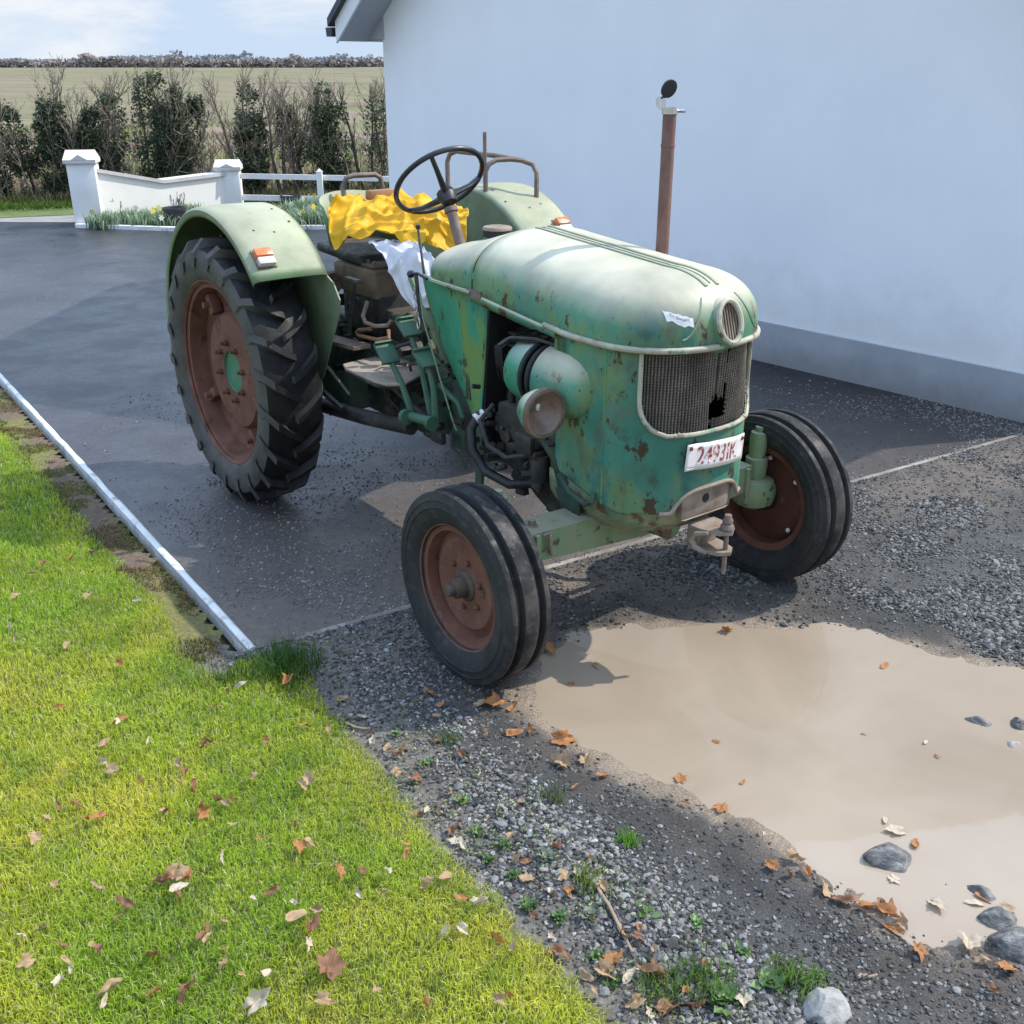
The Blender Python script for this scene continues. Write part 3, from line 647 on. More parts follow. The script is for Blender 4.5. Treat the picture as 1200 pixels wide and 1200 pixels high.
# white rail fence
fe = empty('rail_fence', (PB.x, PB.y, 0)); tag(fe, 'white two-rail timber fence from the shorter pillar to the house', 'fence')
fl0, fl1 = Vector((PB.x + .15, 16.15, 0)), Vector((-.55, 15.75, 0))
fd = (fl1 - fl0); 
for zc, hh in ((.50, .075), (.19, .08)):
    mb = MB(); P = [(fl0.x - PB.x, fl0.y - PB.y, zc - hh / 2 + .03), (fl1.x - PB.x, fl1.y - PB.y, zc - hh / 2), (fl1.x - PB.x, fl1.y - PB.y, zc + hh / 2), (fl0.x - PB.x, fl0.y - PB.y, zc + hh / 2 + .03)]
    mb.prism(P, (0, .035, 0)); mb.build('rail', MT['white_paint'], fe, smooth=0)
for px in (375, 462):
    t = (AT(px, 208, 16).x - fl0.x) / fd.x; p = fl0 + fd * t
    mb = MB().box((p.x - PB.x, p.y - PB.y - .045, .23), (.085, .075, .78), bev=.006); mb.cyl((p.x - PB.x, p.y - PB.y - .045, .61), (p.x - PB.x, p.y - PB.y - .045, .65), .045, 14, .012)
    mb.build('post', MT['white_paint'], fe)

# ---- leaf-card clouds and twigs
def cards(P, size, col, up=.4, aspect=.55):
    """small bent leaf quads at points P"""
    n = len(P); a = nrs.randn(n, 3); a[:, 2] *= .7; a /= np.linalg.norm(a, axis=1)[:, None] + 1e-9
    q = nrs.randn(n, 3); q[:, 2] += up; b = np.cross(a, q); b /= np.linalg.norm(b, axis=1)[:, None] + 1e-9
    s = size * (.6 + .8 * nrs.rand(n))[:, None]; nz = np.cross(a, b) * s * .18
    V = np.stack([P - a * s, P - b * s * aspect - nz * -1, P + a * s, P + b * s * aspect + nz], 1)
    o = (np.arange(n) * 4)[:, None]; T = np.concatenate([o + np.array([[0, 1, 2]]), o + np.array([[0, 2, 3]])])
    return V.reshape(-1, 3), T, np.repeat(col, 4, 0)
def twigs_mesh(mb_pts, name, m, parent):
    """list of (p0,p1,r0,r1) three-sided sticks in numpy"""
    A = np.array([[*p0, *p1, r0, r1] for p0, p1, r0, r1 in mb_pts]); n = len(A)
    d = A[:, 3:6] - A[:, :3]; d /= np.linalg.norm(d, axis=1)[:, None] + 1e-9
    u = np.cross(d, np.where(np.abs(d[:, 2:3]) > .9, np.array([[1., 0, 0]]), np.array([[0, 0, 1.]]))); u /= np.linalg.norm(u, axis=1)[:, None]; w = np.cross(d, u)
    V = np.zeros((n, 6, 3))
    for k in range(3):
        an = 2 * math.pi * k / 3; o = u * math.cos(an) + w * math.sin(an)
        V[:, k] = A[:, :3] + o * A[:, 6:7]; V[:, 3 + k] = A[:, 3:6] + o * A[:, 7:8]
    T = []
    for k in range(3):
        j = (k + 1) % 3; T += [[k, j, 3 + j], [k, 3 + j, 3 + k]]
    T = (np.arange(n) * 6)[:, None, None] + np.array(T)[None]
    return tri_mesh(name, V.reshape(-1, 3), T.reshape(-1, 3), m, None, True, parent)
def grow(p, d, l, r, depth, out, rr, spread=.6, gravup=.15, tips=None):
    if depth == 0 or r < .0012:
        if tips is not None: tips.append(p)
        return
    k = rr.randint(2, 3); q = p
    for i in range(k):
        d = (d + Vector((rr.gauss(0, .16), rr.gauss(0, .16), rr.gauss(0, .10) + gravup * .3))).normalized()
        q2 = q + d * (l / k); out.append((tuple(q), tuple(q2), r * (1 - .3 * i / k), r * (1 - .3 * (i + 1) / k))); q = q2
        if tips is not None: tips.append(q)
        if i < k - 1 or depth > 1:
            for _ in range(rr.choice((1, 1, 2))):
                dd = (d + Vector((rr.gauss(0, spread), rr.gauss(0, spread), rr.gauss(gravup, spread * .6)))).normalized()
                grow(q, dd, l * rr.uniform(.5, .78), r * rr.uniform(.42, .62), depth - 1, out, rr, spread, gravup, tips)
    grow(q, d, l * .7, r * .6, depth - 1, out, rr, spread, gravup, tips)
def hedge_tree(px, Y, width, height, ivy, label, seed, nst=5, lean=0.0):
    rr = random.Random(seed); b = AT(px, 238, Y); e = empty('hedgerow_tree', (b.x, Y, -.05)); tag(e, label, 'tree', 'trees in the hedgerow behind the wall')
    out, tips = [], []; stems = []
    for i in range(nst):
        x0 = rr.uniform(-.5, .5) * width; base = Vector((x0 * .75, rr.uniform(-.2, .2), 0))
        d = Vector((x0 * .25 + lean + rr.gauss(0, .08), rr.gauss(0, .08), 1)).normalized()
        p = base; hh = height * rr.uniform(.66, .82); r = rr.uniform(.028, .05); stems.append((base, d, hh))
        ns = 5
        for k in range(ns):
            d = (d + Vector((rr.gauss(0, .07), rr.gauss(0, .07), .05))).normalized(); q = p + d * hh / ns
            out.append((tuple(p), tuple(q), r * (1 - .14 * k), r * (1 - .14 * (k + 1)))); p = q
            if k >= 1:
                for _ in range(2):
                    dd = (d * .6 + Vector((rr.gauss(0, .6), rr.gauss(0, .5), rr.uniform(.1, .8)))).normalized()
                    grow(p, dd, rr.uniform(.18, .34), .011, 3, out, rr, .5, .22, tips)
        grow(p, d, rr.uniform(.14, .24), .014, 3, out, rr, .4, .35, tips)
    cut = 12 if len(out) > 60 else 0
    big = [o for o in out if o[2] > .012]; small = [o for o in out if o[2] <= .012]
    if len(small) > 1900: small = rr.sample(small, 1900)
    small = [(a, b_, max(c, .004), max(d_, .003)) for a, b_, c, d_ in small]
    cur = []
    for o_ in big + [None]:
        if o_ is None or (cur and o_[0][2] < .001 and o_[2] > .02):
            if cur: twigs_mesh(cur, 'trunk', MT['bark'], e)
            cur = []
        if o_ is not None: cur.append(o_)
    twigs_mesh(small, 'twigs', MT['twig'], e)
    if ivy:
        P = []
        for base, d, hh in stems[:max(1, int(round(nst * .8)))]:
            m = int(ivy * hh * 2300)
            t = nrs.rand(m) ** .8; clump = nrs.rand(14, 1) * np.array([[1.0]])
            cc = nrs.rand(16); tt = np.clip(cc[nrs.randint(0, 16, m)] * 1.12 + nrs.randn(m) * .04, .04, 1.2)
            rad = (.06 + .18 * np.sin(np.clip(tt / 1.15, 0, 1) * 2.5 + .35)) * (.45 + .75 * nrs.rand(m)); an = nrs.rand(m) * 6.283
            P.append(np.array(base)[None] + np.array(d)[None] * (tt * hh)[:, None] + np.stack([np.cos(an) * rad, np.sin(an) * rad * .8, nrs.randn(m) * .03], -1))
        P = np.concatenate(P)
        lo = .55 + .65 * nrs.rand(len(P)); c = np.array([[.062, .088, .046]]) * lo[:, None]
        c = np.where((nrs.rand(len(P)) < .2)[:, None], c * np.array([[1.9, 1.7, 1.3]]), c)
        V, T, C = cards(P, .027, c)
        tri_mesh('ivy', V, T, MT['leafy'], C, False, e)
    return e
hedge_tree(8, 17.4, .55, 2.0, .75, 'ivy-clad hedge tree at the very edge of the view over the road', 21, 3)
hedge_tree(62, 17.6, 1.05, 2.1, .95, 'broad ivy-smothered hedge tree behind the taller pillar', 22, 6)
hedge_tree(122, 17.9, .6, 1.95, .55, 'thin half-bare ivy tree just past the taller pillar', 23, 3)
hedge_tree(196, 17.8, 1.25, 2.15, 1.0, 'widest dense ivy bush behind the dip of the low wall', 24, 8)
hedge_tree(300, 18.0, .45, 2.0, .9, 'narrow upright ivy column above the fence beside the shorter pillar', 25, 3)
hedge_tree(340, 18.2, .6, 1.9, 0, 'bare leafless thin hedge tree above the fence', 26, 4)
hedge_tree(372, 18.1, .7, 2.0, .55, 'ivy-laced hedge tree straight behind the white fence post', 27, 4)
hedge_tree(408, 18.3, .5, 2.0, .6, 'slim dark ivy trunk between fence post and house', 28, 2)
hedge_tree(440, 18.4, .7, 2.0, .12, 'mostly bare hedge tree touching the house corner', 29, 4)
hedge_tree(470, 18.6, .7, 2.0, .3, 'hedge tree half hidden behind the house corner', 30, 3)
# bare thin brushwood along the hedge bank: reads as one tangle
out = []; rr = random.Random(5)
for i in range(230):
    t = rr.uniform(-.02, 1.0); x = AT(-60 + 560 * t, 238, 17.5 + t).x; p = Vector((x, 17.4 + t * 1.1 + rr.gauss(0, .25), -.05))
    d = Vector((rr.gauss(0, .3), rr.gauss(0, .25), 1)).normalized()
    l = rr.uniform(.35, 1.6) if rr.random() < .92 else rr.uniform(1.6, 2.0); n = 4
    for k in range(n):
        d = (d + Vector((rr.gauss(0, .14), rr.gauss(0, .12), 0))).normalized(); q = p + d * l / n
        out.append((tuple(p), tuple(q), .0065 * (1 - k * .15), .0065 * (1 - k * .15 - .15)))
        for _ in range(3):
            dd = (d + Vector((rr.gauss(0, .6), rr.gauss(0, .6), rr.gauss(0, .3)))).normalized(); q2 = q + dd * rr.uniform(.1, .4); out.append((tuple(q), tuple(q2), .004, .003))
        p = q
o = twigs_mesh(out, 'undergrowth', MT['twig'], None); tag(o, 'bare brown brushwood tangled along the hedge bank', None, None, 'stuff')
# dead grass and brambles at the hedge foot
x = nrs.rand(9000) * 8.6 - 9.6; y = 16.75 + nrs.rand(9000) * 1.3 + (x + 9) * .13
c = np.where((nrs.rand(9000) < .35)[:, None], np.array([[.12, .17, .04]]), np.array([[.30, .24, .14]])) * (.6 + .7 * nrs.rand(9000))[:, None]
V, T, C = blades(x, y, np.full(9000, .0), .10 + .28 * nrs.rand(9000) * fbm(x * 2, y * 2, 3), np.full(9000, .014), c, .9)
x = nrs.rand(9000) * 8 - 10; y = G(20, 250).y + .05 + nrs.rand(9000) * 2.0 + (x + 8) * .36
c = np.array([[.10, .17, .03]]) * (.6 + .8 * nrs.rand(9000))[:, None]
V3, T3, C3 = blades(x, y, np.full(9000, .02), .05 + .08 * nrs.rand(9000), np.full(9000, .016), c, .8)
m_ = 26000; yy = 18.5 + 30 * nrs.rand(m_) ** 1.7; xx = (nrs.rand(m_) - .62) * yy * 1.1
q_ = fbm(xx * .35, yy * .22, 4); kk = q_ > .40; xx, yy, q_ = xx[kk], yy[kk], q_[kk]
c = np.where((q_ > .60)[:, None], np.array([[.20, .24, .08]]), np.where((q_ > .52)[:, None], np.array([[.36, .30, .17]]), np.array([[.27, .18, .13]]))) * (.6 + .8 * nrs.rand(len(xx)))[:, None]
V4, T4, C4 = blades(xx, yy, np.full(len(xx), -.06), (.10 + .22 * nrs.rand(len(xx))), .03 + .02 * nrs.rand(len(xx)), c, 1.0)
tag(tri_mesh('tussocks', V4, T4, MT['blade'], C4), 'rough straw and rush tussocks in the field', None, None, 'stuff')
tag(tri_mesh('bank_grass', np.concatenate([V, V3]), np.concatenate([T, T3 + len(V)]), MT['blade'], np.concatenate([C, C3])), 'dead straw and rough grass along the hedge foot', None, None, 'stuff')
# far hedgerow and wood on the rise
P, Cc = [], []
for (Y0, zlo, hgt, n, dn, c0) in ((330, 2.8, 3.6, 16000, .8, (.27, .24, .22)), (420, 3.5, 4.9, 16000, 1.0, (.25, .27, .31))):  # distance haze put into the tree colours: paler, the farther band bluer
    x = (nrs.rand(n) - .5) * Y0 * 1.5 - Y0 * .12; k = fbm(x * .035 + Y0, x * 0 + 3, 4)
    h = hgt * (.45 + .75 * np.clip(k, 0, 1)) * np.where(fbm(x * .11 + 7, x * 0 + 8, 2) > .76, 1.35, 1)
    if Y0 == 150: kk = fbm(x * .06, x * 0 + 21, 3) > .5; x, h = x[kk], h[kk]
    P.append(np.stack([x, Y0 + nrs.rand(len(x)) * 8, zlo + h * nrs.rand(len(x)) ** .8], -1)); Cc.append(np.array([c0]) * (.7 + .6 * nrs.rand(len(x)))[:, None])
P, Cc = np.concatenate(P), np.concatenate(Cc)
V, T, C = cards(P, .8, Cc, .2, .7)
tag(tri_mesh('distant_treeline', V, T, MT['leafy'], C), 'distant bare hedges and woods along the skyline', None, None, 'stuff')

# ---- daffodils
def daffodil(p, s, seed, bloom, label):
    rr = random.Random(seed); e = empty('daffodil_clump', p); tag(e, label, 'daffodils', 'daffodil clumps in the bed by the low wall')
    n = 190; x = nrs.randn(n) * .12 * s; y = nrs.randn(n) * .10 * s
    c = np.array([[.24, .33, .20]]) * (.6 + .8 * nrs.rand(n))[:, None]
    V, T, C = blades(x, y, np.zeros(n), (.16 + .14 * nrs.rand(n)) * s, np.full(n, .02), c, .7)
    tri_mesh('foliage', V, T, MT['leafy'], C, False, e)
    for k in range(bloom):
        q = Vector((rr.gauss(0, .10), rr.gauss(-.03, .08), rr.uniform(.18, .30))) * s
        mb = MB(); f = Vector((rr.gauss(.2, .4), -1, rr.gauss(.2, .3))).normalized(); u = f.cross(Vector((0, 0, 1))).normalized(); w = u.cross(f)
        for j in range(6):
            a = j * math.pi / 3; o = u * math.cos(a) + w * math.sin(a); o2 = u * math.cos(a + .45) + w * math.sin(a + .45); o3 = u * math.cos(a - .45) + w * math.sin(a - .45)
            mb.add([q, q + o3 * .026, q + o * .05, q + o2 * .026], [(0, 1, 2, 3)])
        mb.build('bloom', DAFW if rr.random() < .6 else DAFY, e, smooth=0)
DAFW = mat('cream_petal', [(.3, (.66, .64, .50)), (.7, (.74, .72, .60))], 8, 3, .6, None, 0); DAFY = mat('yellow_petal', [(.3, (.72, .55, .04)), (.7, (.78, .62, .08))], 8, 3, .6, None, 0)
k = 0
for px, py, Y, bl in [(120, 262, 0, 2), (138, 265, 0, 1), (155, 262, 0, 2), (170, 266, 0, 1), (186, 262, 0, 2), (198, 267, 0, 1), (128, 254, 0, 1), (147, 253, 0, 1), (165, 255, 0, 1), (183, 253, 0, 2), (200, 252, 0, 1),
                      (118, 268, 0, 1), (213, 262, 0, 0), (220, 254, 0, 1), (352, 265, 0, 2), (366, 264, 0, 1), (380, 265, 0, 1), (345, 254, 0, 1), (360, 252, 0, 2), (376, 253, 0, 1), (392, 258, 0, 0)]:
    p = G(px, py + 1); p.y = max(p.y, 14.42); k += 1
    lab = ('pale daffodil clump in the bed below the low wall' if px < 230 else 'pale daffodil clump in the bed below the rail fence')
    daffodil((p.x, p.y, .01), .82 if px < 230 else 1.0, 100 + k, bl, lab)
for o in list(COL.objects):
    if o.name.startswith('daffodil_clump') and 'rail fence' in o.get('label', ''): o['group'] = 'daffodil clumps below the rail fence'
planterm = mat('black_plastic_tub', [(.3, (.02, .02, .024)), (.7, (.05, .05, .055))], 8, 5, .5, None, .05, 40)
for px, py, lab in ((206, 263, 'small black tub among daffodils below the low wall'), (342, 246, 'dark slate-blue tub beneath the rail fence')):
    p = G(px, py + 4); e = empty('planter_tub', (p.x, max(p.y, 14.5), .01)); tag(e, lab, 'planter')
    MB().lathe([(.0, .0), (.12, .0), (.15, .22), (.16, .22), (.16, .26), (.145, .26), (.135, .2)], n=20).build('tub', planterm, e)
    MB().lathe([(.0, .215), (.14, .215)], n=20).build('soil', bs, e)
# bare rose bushes against the low wall
for px, Y, lab, sd in ((136, 15.0, 'bare twiggy rose bush against low wall next to the taller pillar', 3), (212, 15.5, 'bare twiggy rose bush at the dip of the low wall', 4)):
    rr = random.Random(sd); b = AT(px, 250, Y); e = empty('rose_bush', (b.x, Y, .0)); tag(e, lab, 'bush'); out = []
    for i in range(5): grow(Vector((rr.gauss(0, .04), 0, .0)), Vector((rr.gauss(0, .35), rr.gauss(0, .1), 1)).normalized(), .22, .007, 2, out, rr, .45, .35)
    out = [(a, b_, max(c, .004), max(d_, .0035)) for a, b_, c, d_ in out]
    twigs_mesh(out, 'stems', MT['bark'], e)

# ---- small plants on the gravel edge
def tuft(px, py, n, h, col, label, name='grass_tuft', spread=.035, z=None, wd=.0032):
    p = G(px, py); zz = float(top_z(p.x, p.y)) if z is None else z
    x = nrs.randn(n) * spread; y = nrs.randn(n) * spread
    c = np.array([col]) * (.6 + .8 * nrs.rand(n))[:, None]
    V, T, C = blades(x, y, np.zeros(n), h * (.5 + .7 * nrs.rand(n)), np.full(n, wd), c, .75)
    o = tri_mesh(name, V, T, MT['blade'], C); o.location = (p.x, p.y, zz); tag(o, label, 'grass tuft'); return o
tuft(330, 792, 900, .105, (.075, .15, .035), 'tall dark green grass tuft at the end of the white kerb', spread=.062, z=.0)
tuft(268, 808, 260, .07, (.09, .17, .035), 'low green grass tuft on lawn edge beside the tall dark tuft', spread=.05, z=.01)
tuft(735, 993, 130, .035, (.16, .33, .05), 'small bright green tuft alone in the fine grit', spread=.014)
tuft(641, 943, 90, .04, (.12, .18, .06), 'thin straggly tuft on the grit above the lone bright tuft', spread=.03)
tuft(525, 876, 80, .03, (.12, .19, .06), 'tiny straggly tuft near the front tyre on the gravel', spread=.025)
tuft(690, 1046, 120, .045, (.20, .27, .06), 'yellow-green tuft beside the fallen twig', spread=.024)
tuft(775, 1170, 150, .05, (.14, .24, .05), 'grass tuft between brown leaves at the bottom of the gravel edge', spread=.03)
tuft(822, 1165, 170, .055, (.13, .23, .05), 'leafy green tuft by the pale boulder at the bottom edge', spread=.035)
tuft(930, 1160, 200, .06, (.15, .26, .06), 'bright long-bladed tuft just above the pale boulder', spread=.03)
# low creeping seedlings and moss scraps along the lawn edge: a ground cover
n = 60000; x = nrs.rand(n) * 2.6 - 1.2; y = 1.0 + nrs.rand(n) * 2.4
d_ = lawn_sd(x, y); k = (d_ < .05) & (d_ > -.36) & in_view(x, y, .3) & (nrs.rand(n) < np.clip((fbm(x * 9, y * 9, 4) - .47) * 7, 0, 1) * np.clip(1.15 + d_ * 2.6, 0, 1) * np.clip(3.2 - y, .15, 1)); x, y = x[k], y[k]
c = np.where((fbm(x * 6, y * 6, 2) > .52)[:, None], np.array([[.17, .24, .08]]), np.array([[.24, .25, .13]])) * (.5 + .9 * nrs.rand(len(x)))[:, None]
V, T, C = cards(np.stack([x, y, top_z(x, y) + .004 + .012 * nrs.rand(len(x))], -1), .006, c, 1.2, .5)
tag(tri_mesh('ground_cover', V, T, MT['leafy'], C), 'creeping seedlings and moss along the lawn edge', None, None, 'stuff')
n = 3500; x = nrs.rand(n) * 2.6 - 1.2; y = 1.0 + nrs.rand(n) * 2.4; d_ = lawn_sd(x, y); k = (d_ < .02) & (d_ > -.30) & in_view(x, y, .3); x, y = x[k], y[k]
c = np.array([[.30, .22, .14]]) * (.5 + 1.0 * nrs.rand(len(x)))[:, None]
V, T, C = blades(x, y, top_z(x, y) + .003, .006 + .012 * nrs.rand(len(x)), .002 + .002 * nrs.rand(len(x)), c, 4.0)
tag(tri_mesh('litter', V, T, MT['leafy'], C), 'dead stalks and crumbs of leaf along the lawn edge', None, None, 'stuff')
def weed(px, py, s, n, col, label, grp=None):
    p = G(px, py); o_ = []
    mb = MB(); V, T, C = [], [], []
    for i in range(n):
        a = rng.uniform(0, 6.283); l = s * rng.uniform(.5, 1.1); w = l * rng.uniform(.28, .42); u = Vector((math.cos(a), math.sin(a), rng.uniform(.15, .9))).normalized(); sd = Vector((-math.sin(a), math.cos(a), 0))
        b = Vector((rng.gauss(0, s * .3), rng.gauss(0, s * .3), 0)); o = len(V)
        V += [tuple(b), tuple(b + u * l * .5 - sd * w + Vector((0, 0, .004))), tuple(b + u * l), tuple(b + u * l * .5 + sd * w + Vector((0, 0, .004)))]
        T += [(o, o + 1, o + 2), (o, o + 2, o + 3)]; c = np.array(col) * rng.uniform(.6, 1.4); C += [c] * 4
    o = tri_mesh('weed', V, T, MT['leafy'], np.array(C)); o.location = (p.x, p.y, float(top_z(p.x, p.y)) + .006); tag(o, label, 'weed', grp)
WG = (.10, .18, .05); WS = (.17, .20, .13)
WD = 'small broad-leaved green weed on the pebbly lawn edge'
for i, (px, py, s, n, c, lab) in enumerate([(500, 905, .022, 26, WG, WD), (540, 950, .022, 30, WG, WD), (560, 985, .022, 26, WG, WD), (590, 1000, .02, 36, WG, WD), (640, 1018, .024, 40, WS, 'silvery grey-green weed mat above the fallen twig'),
        (620, 1070, .022, 40, WG, WD), (655, 1085, .022, 40, WG, WD), (690, 1085, .024, 44, WS, 'silvery weed mat close beside the fallen twig'), (700, 1128, .02, 24, WG, WD), (755, 1085, .03, 16, WG, 'star-shaped green weed on pebbles past the fallen twig'),
        (815, 1094, .022, 14, (.14, .26, .06), 'little bright green seedling among the pale pebbles'), (870, 1126, .022, 18, WG, WD), (900, 1165, .032, 40, WG, 'leafy green weed cluster next to the pale boulder'), (845, 1185, .034, 40, WG, 'leafy green weed by brown leaves at the bottom edge'),
        (465, 868, .02, 18, WG, WD), (600, 1035, .02, 30, WG, WD), (572, 1015, .02, 26, WG, WD), (720, 1160, .022, 22, WG, WD), (960, 1150, .02, 16, WG, WD)]):
    weed(px, py, s, n, c, lab, 'small weeds along the lawn edge' if lab == WD else None)
# ---- sticks
def stick(px0, py0, px1, py1, r, label, z=.02):
    a, b = G(px0, py0, z), G(px1, py1, z); n = 7; P = []
    for i in range(n):
        t = i / (n - 1); p = a.lerp(b, t); p += Vector((rng.gauss(0, .004), rng.gauss(0, .004), rng.gauss(0, .002))); p.z = float(top_z(p.x, p.y)) + .012; P.append(p)
    o0 = P[0].copy(); mb = MB().tube([p - o0 for p in P], [r * (1 - .5 * i / n) for i in range(n)], 7); o = mb.build('stick', STICKM); o.location = o0; tag(o, label, 'stick')
STICKM = mat('dry_pale_stick', [(.3, (.24, .17, .11)), (.7, (.34, .26, .18))], 20, 6, .8, None, .3, 80)
stick(698, 1044, 742, 1120, .0055, 'bent pale twig lying across the weedy pebbles')
stick(1003, 1142, 1030, 1138, .004, 'short straw-coloured stick on the grit by the puddle')
stick(405, 853, 432, 858, .004, 'thin dry stem at lawn edge by the front tyre')
# ---- rocks
def rock(px, py, sx, sy, sz, rz, label, col, seed, z=None, flat=0.0):
    p = G(px, py); bm = bmesh.new(); bmesh.ops.create_icosphere(bm, subdivisions=5, radius=1); sd = Vector((seed * 3.1, seed, 0))
    for v in bm.verts:
        d = 1 + .30 * (mnoise.noise(v.co * 1.1 + sd)) + .12 * mnoise.noise(v.co * 3.2 + sd) + .05 * mnoise.noise(v.co * 8 + sd) + .025 * mnoise.noise(v.co * 17 + sd)
        c = v.co * d
        for ax in (Vector((.5, .3, .8)), Vector((-.7, .4, .55)), Vector((.1, -.8, .6)), Vector((.9, -.2, .3))):
            ax = ax.normalized(); k = c.dot(ax) - .72
            if k > 0: c -= ax * k * .75
        v.co = Vector((c.x * sx, c.y * sy, c.z * sz))
    me = bpy.data.meshes.new('rock'); bm.to_mesh(me); bm.free(); me.polygons.foreach_set('use_smooth', [True] * len(me.polygons)); me.set_sharp_from_angle(angle=R(50))
    me.materials.append(col); o = bpy.data.objects.new('rock', me); COL.objects.link(o); o.rotation_euler = (0, 0, rz); o.location = (p.x, p.y, (float(gravel_z(p.x, p.y)) if z is None else z) + sz * .25); tag(o, label, 'rock'); return o
RK = mat('dark_wet_rock', [(.3, (.05, .05, .052)), (.47, (.11, .108, .105)), (.58, (.20, .195, .185)), (.68, (.42, .40, .37))], 22, 9, .3, .65, .9, 60, stretch=(1, 1.6, 2.4), bdist=.006)
RP = mat('pale_limestone_rock', [(.3, (.20, .195, .185)), (.5, (.31, .30, .285)), (.7, (.42, .41, .385))], 22, 9, .8, None, .9, 60, bdist=.006)
W = WATER_Z - .02
rock(1043, 1003, .066, .05, .045, -.3, 'rounded dark rock standing in the puddle beside pale leaves', RK, 1, W + .008)
rock(1148, 842, .055, .03, .03, -.6, 'flat grey stone poking out of the middle of the puddle', RK, 2, W)
rock(1196, 846, .035, .035, .035, .2, 'upper grey stone of the pair at the far side of the puddle', RK, 3, W + .004)
rock(1188, 868, .04, .028, .03, .5, 'lower speckled stone of the pair at the far side of the puddle', RP, 4, W - .006)
rock(1152, 1042, .05, .028, .03, -.9, 'slanting slab of dark rock at the puddle edge by a curled leaf', RK, 5, W)
rock(1172, 1074, .05, .042, .035, -.4, 'dark angular rock between the slab and the big boulder', RK, 6, W + .008)
rock(1196, 1108, .075, .052, .045, -.35, 'large smooth dark boulder at the near puddle edge', RK, 7, W + .014)
rock(968, 1192, .062, .05, .045, .4, 'pale jagged limestone boulder at the bottom of the picture', RP, 8)
rock(1013, 857, .03, .018, .022, -.3, 'small stone barely breaking the surface of the puddle', RK, 9, W - .004)
rock(958, 868, .035, .012, .02, -.5, 'thin dark stone just under the surface of the puddle', RK, 10, W - .008)
rock(1110, 1032, .012, .012, .012, 0, 'single small pebble in the bright shallow water', RK, 11, W + .006)

# ---- fallen leaves
def leaf_mesh(kind, seed):
    rr = random.Random(seed); V, F = [], []
    if kind == 'maple':
        ang = [(-180, .15), (-158, .42), (-140, .70), (-124, .60), (-112, .58), (-98, .74), (-80, .70), (-64, .98), (-52, .86), (-42, .66), (-32, .72), (-20, .92), (-10, .95), (0, 1.18), (10, .95), (20, .92), (32, .72), (42, .66), (52, .86), (64, .98), (80, .70), (98, .74), (112, .58), (124, .60), (140, .70), (158, .42)]
    else:
        ang = [(-180, .55), (-150, .52), (-110, .46), (-70, .45), (-40, .58), (-18, .8), (0, 1.0), (18, .8), (40, .58), (70, .45), (110, .46), (150, .52)]
    n = len(ang); curl = rr.uniform(-.5, 1.3); fold = rr.uniform(.3, 1.25); tw = rr.uniform(-.9, .9); ph_ = rr.uniform(0, 9)
    def pos(a, r):
        x, y = r * math.cos(R(a)) , r * math.sin(R(a)) * rr.uniform(.93, 1.07)
        z = fold * abs(y) * .55 + curl * x * x * .38 + tw * x * y * .6 + .22 * mnoise.noise(Vector((x * 2.2 + ph_, y * 2.2, ph_))) + rr.uniform(-.05, .05)
        return (x * .05, y * .05 * (1 - .25 * fold), z * .05)
    V.append((0, 0, 0.0))
    for k, (fr) in enumerate((.3, .55, .8, 1.0)):
        for a, r in ang: V.append(pos(a, r * fr * rr.uniform(.92, 1.06)))
    for j in range(n): F.append((0, 1 + j, 1 + (j + 1) % n))
    for k in range(3):
        for j in range(n): F.append((1 + k * n + j, 1 + (k + 1) * n + j, 1 + (k + 1) * n + (j + 1) % n, 1 + k * n + (j + 1) % n))
    return V, F
LM = {}
for kind in ('maple', 'oval'):
    for s in range(6):
        V, F = leaf_mesh(kind, 40 + s)
        for mk, mm in LEAFM.items():
            me = bpy.data.meshes.new('fallen_leaf'); me.from_pydata(V, [], F); me.polygons.foreach_set('use_smooth', [True] * len(me.polygons)); me.materials.append(mm); LM[kind, s, mk] = me
LEAF_I = [0]
def leaf(px, py, size, col, where, label=None, kind=None, group=None, dz=0.0, tilt=None):
    z0 = {'lawn': .05, 'edge': .02, 'water': WATER_Z, 'drive': .0}[where]
    p = G(px, py, z0); 
    if where == 'lawn': p.z = float(lawn_z(p.x, p.y)) + .034 + dz
    elif where == 'edge': p.z = float(top_z(p.x, p.y)) + .012 + dz
    elif where == 'water': p.z = WATER_Z + .003 + dz
    else: p.z = .006 + dz
    kind = kind or ('maple' if rng.random() < .5 else 'oval')
    me = LM[kind, rng.randint(0, 5), col]; o = bpy.data.objects.new('fallen_leaf', me); COL.objects.link(o)
    t = {'lawn': .55, 'edge': .35, 'water': .12, 'drive': .2}[where]
    o.location = p; o.rotation_euler = (rng.gauss(0, t), rng.gauss(0, t), rng.uniform(0, 6.28)); s = size * (1.5 if where == 'lawn' else 1.3) / .1; o.scale = (s, s * rng.uniform(.7, 1), s * (rng.uniform(.8, 1.3) if where in ('lawn', 'edge') else .45))
    nm = {'tan': 'tan', 'brown': 'brown', 'copper': 'copper', 'pale': 'bleached'}[col]
    wh = {'lawn': 'lying on the lawn grass', 'edge': 'on the gravel', 'water': 'floating on the muddy puddle', 'drive': 'lying on the drive'}[where]
    tag(o, label or f'dry {nm} leaf {wh}', 'leaf', group or (None if label else f'{nm} leaves {wh}'))
    LEAF_I[0] += 1
    return o
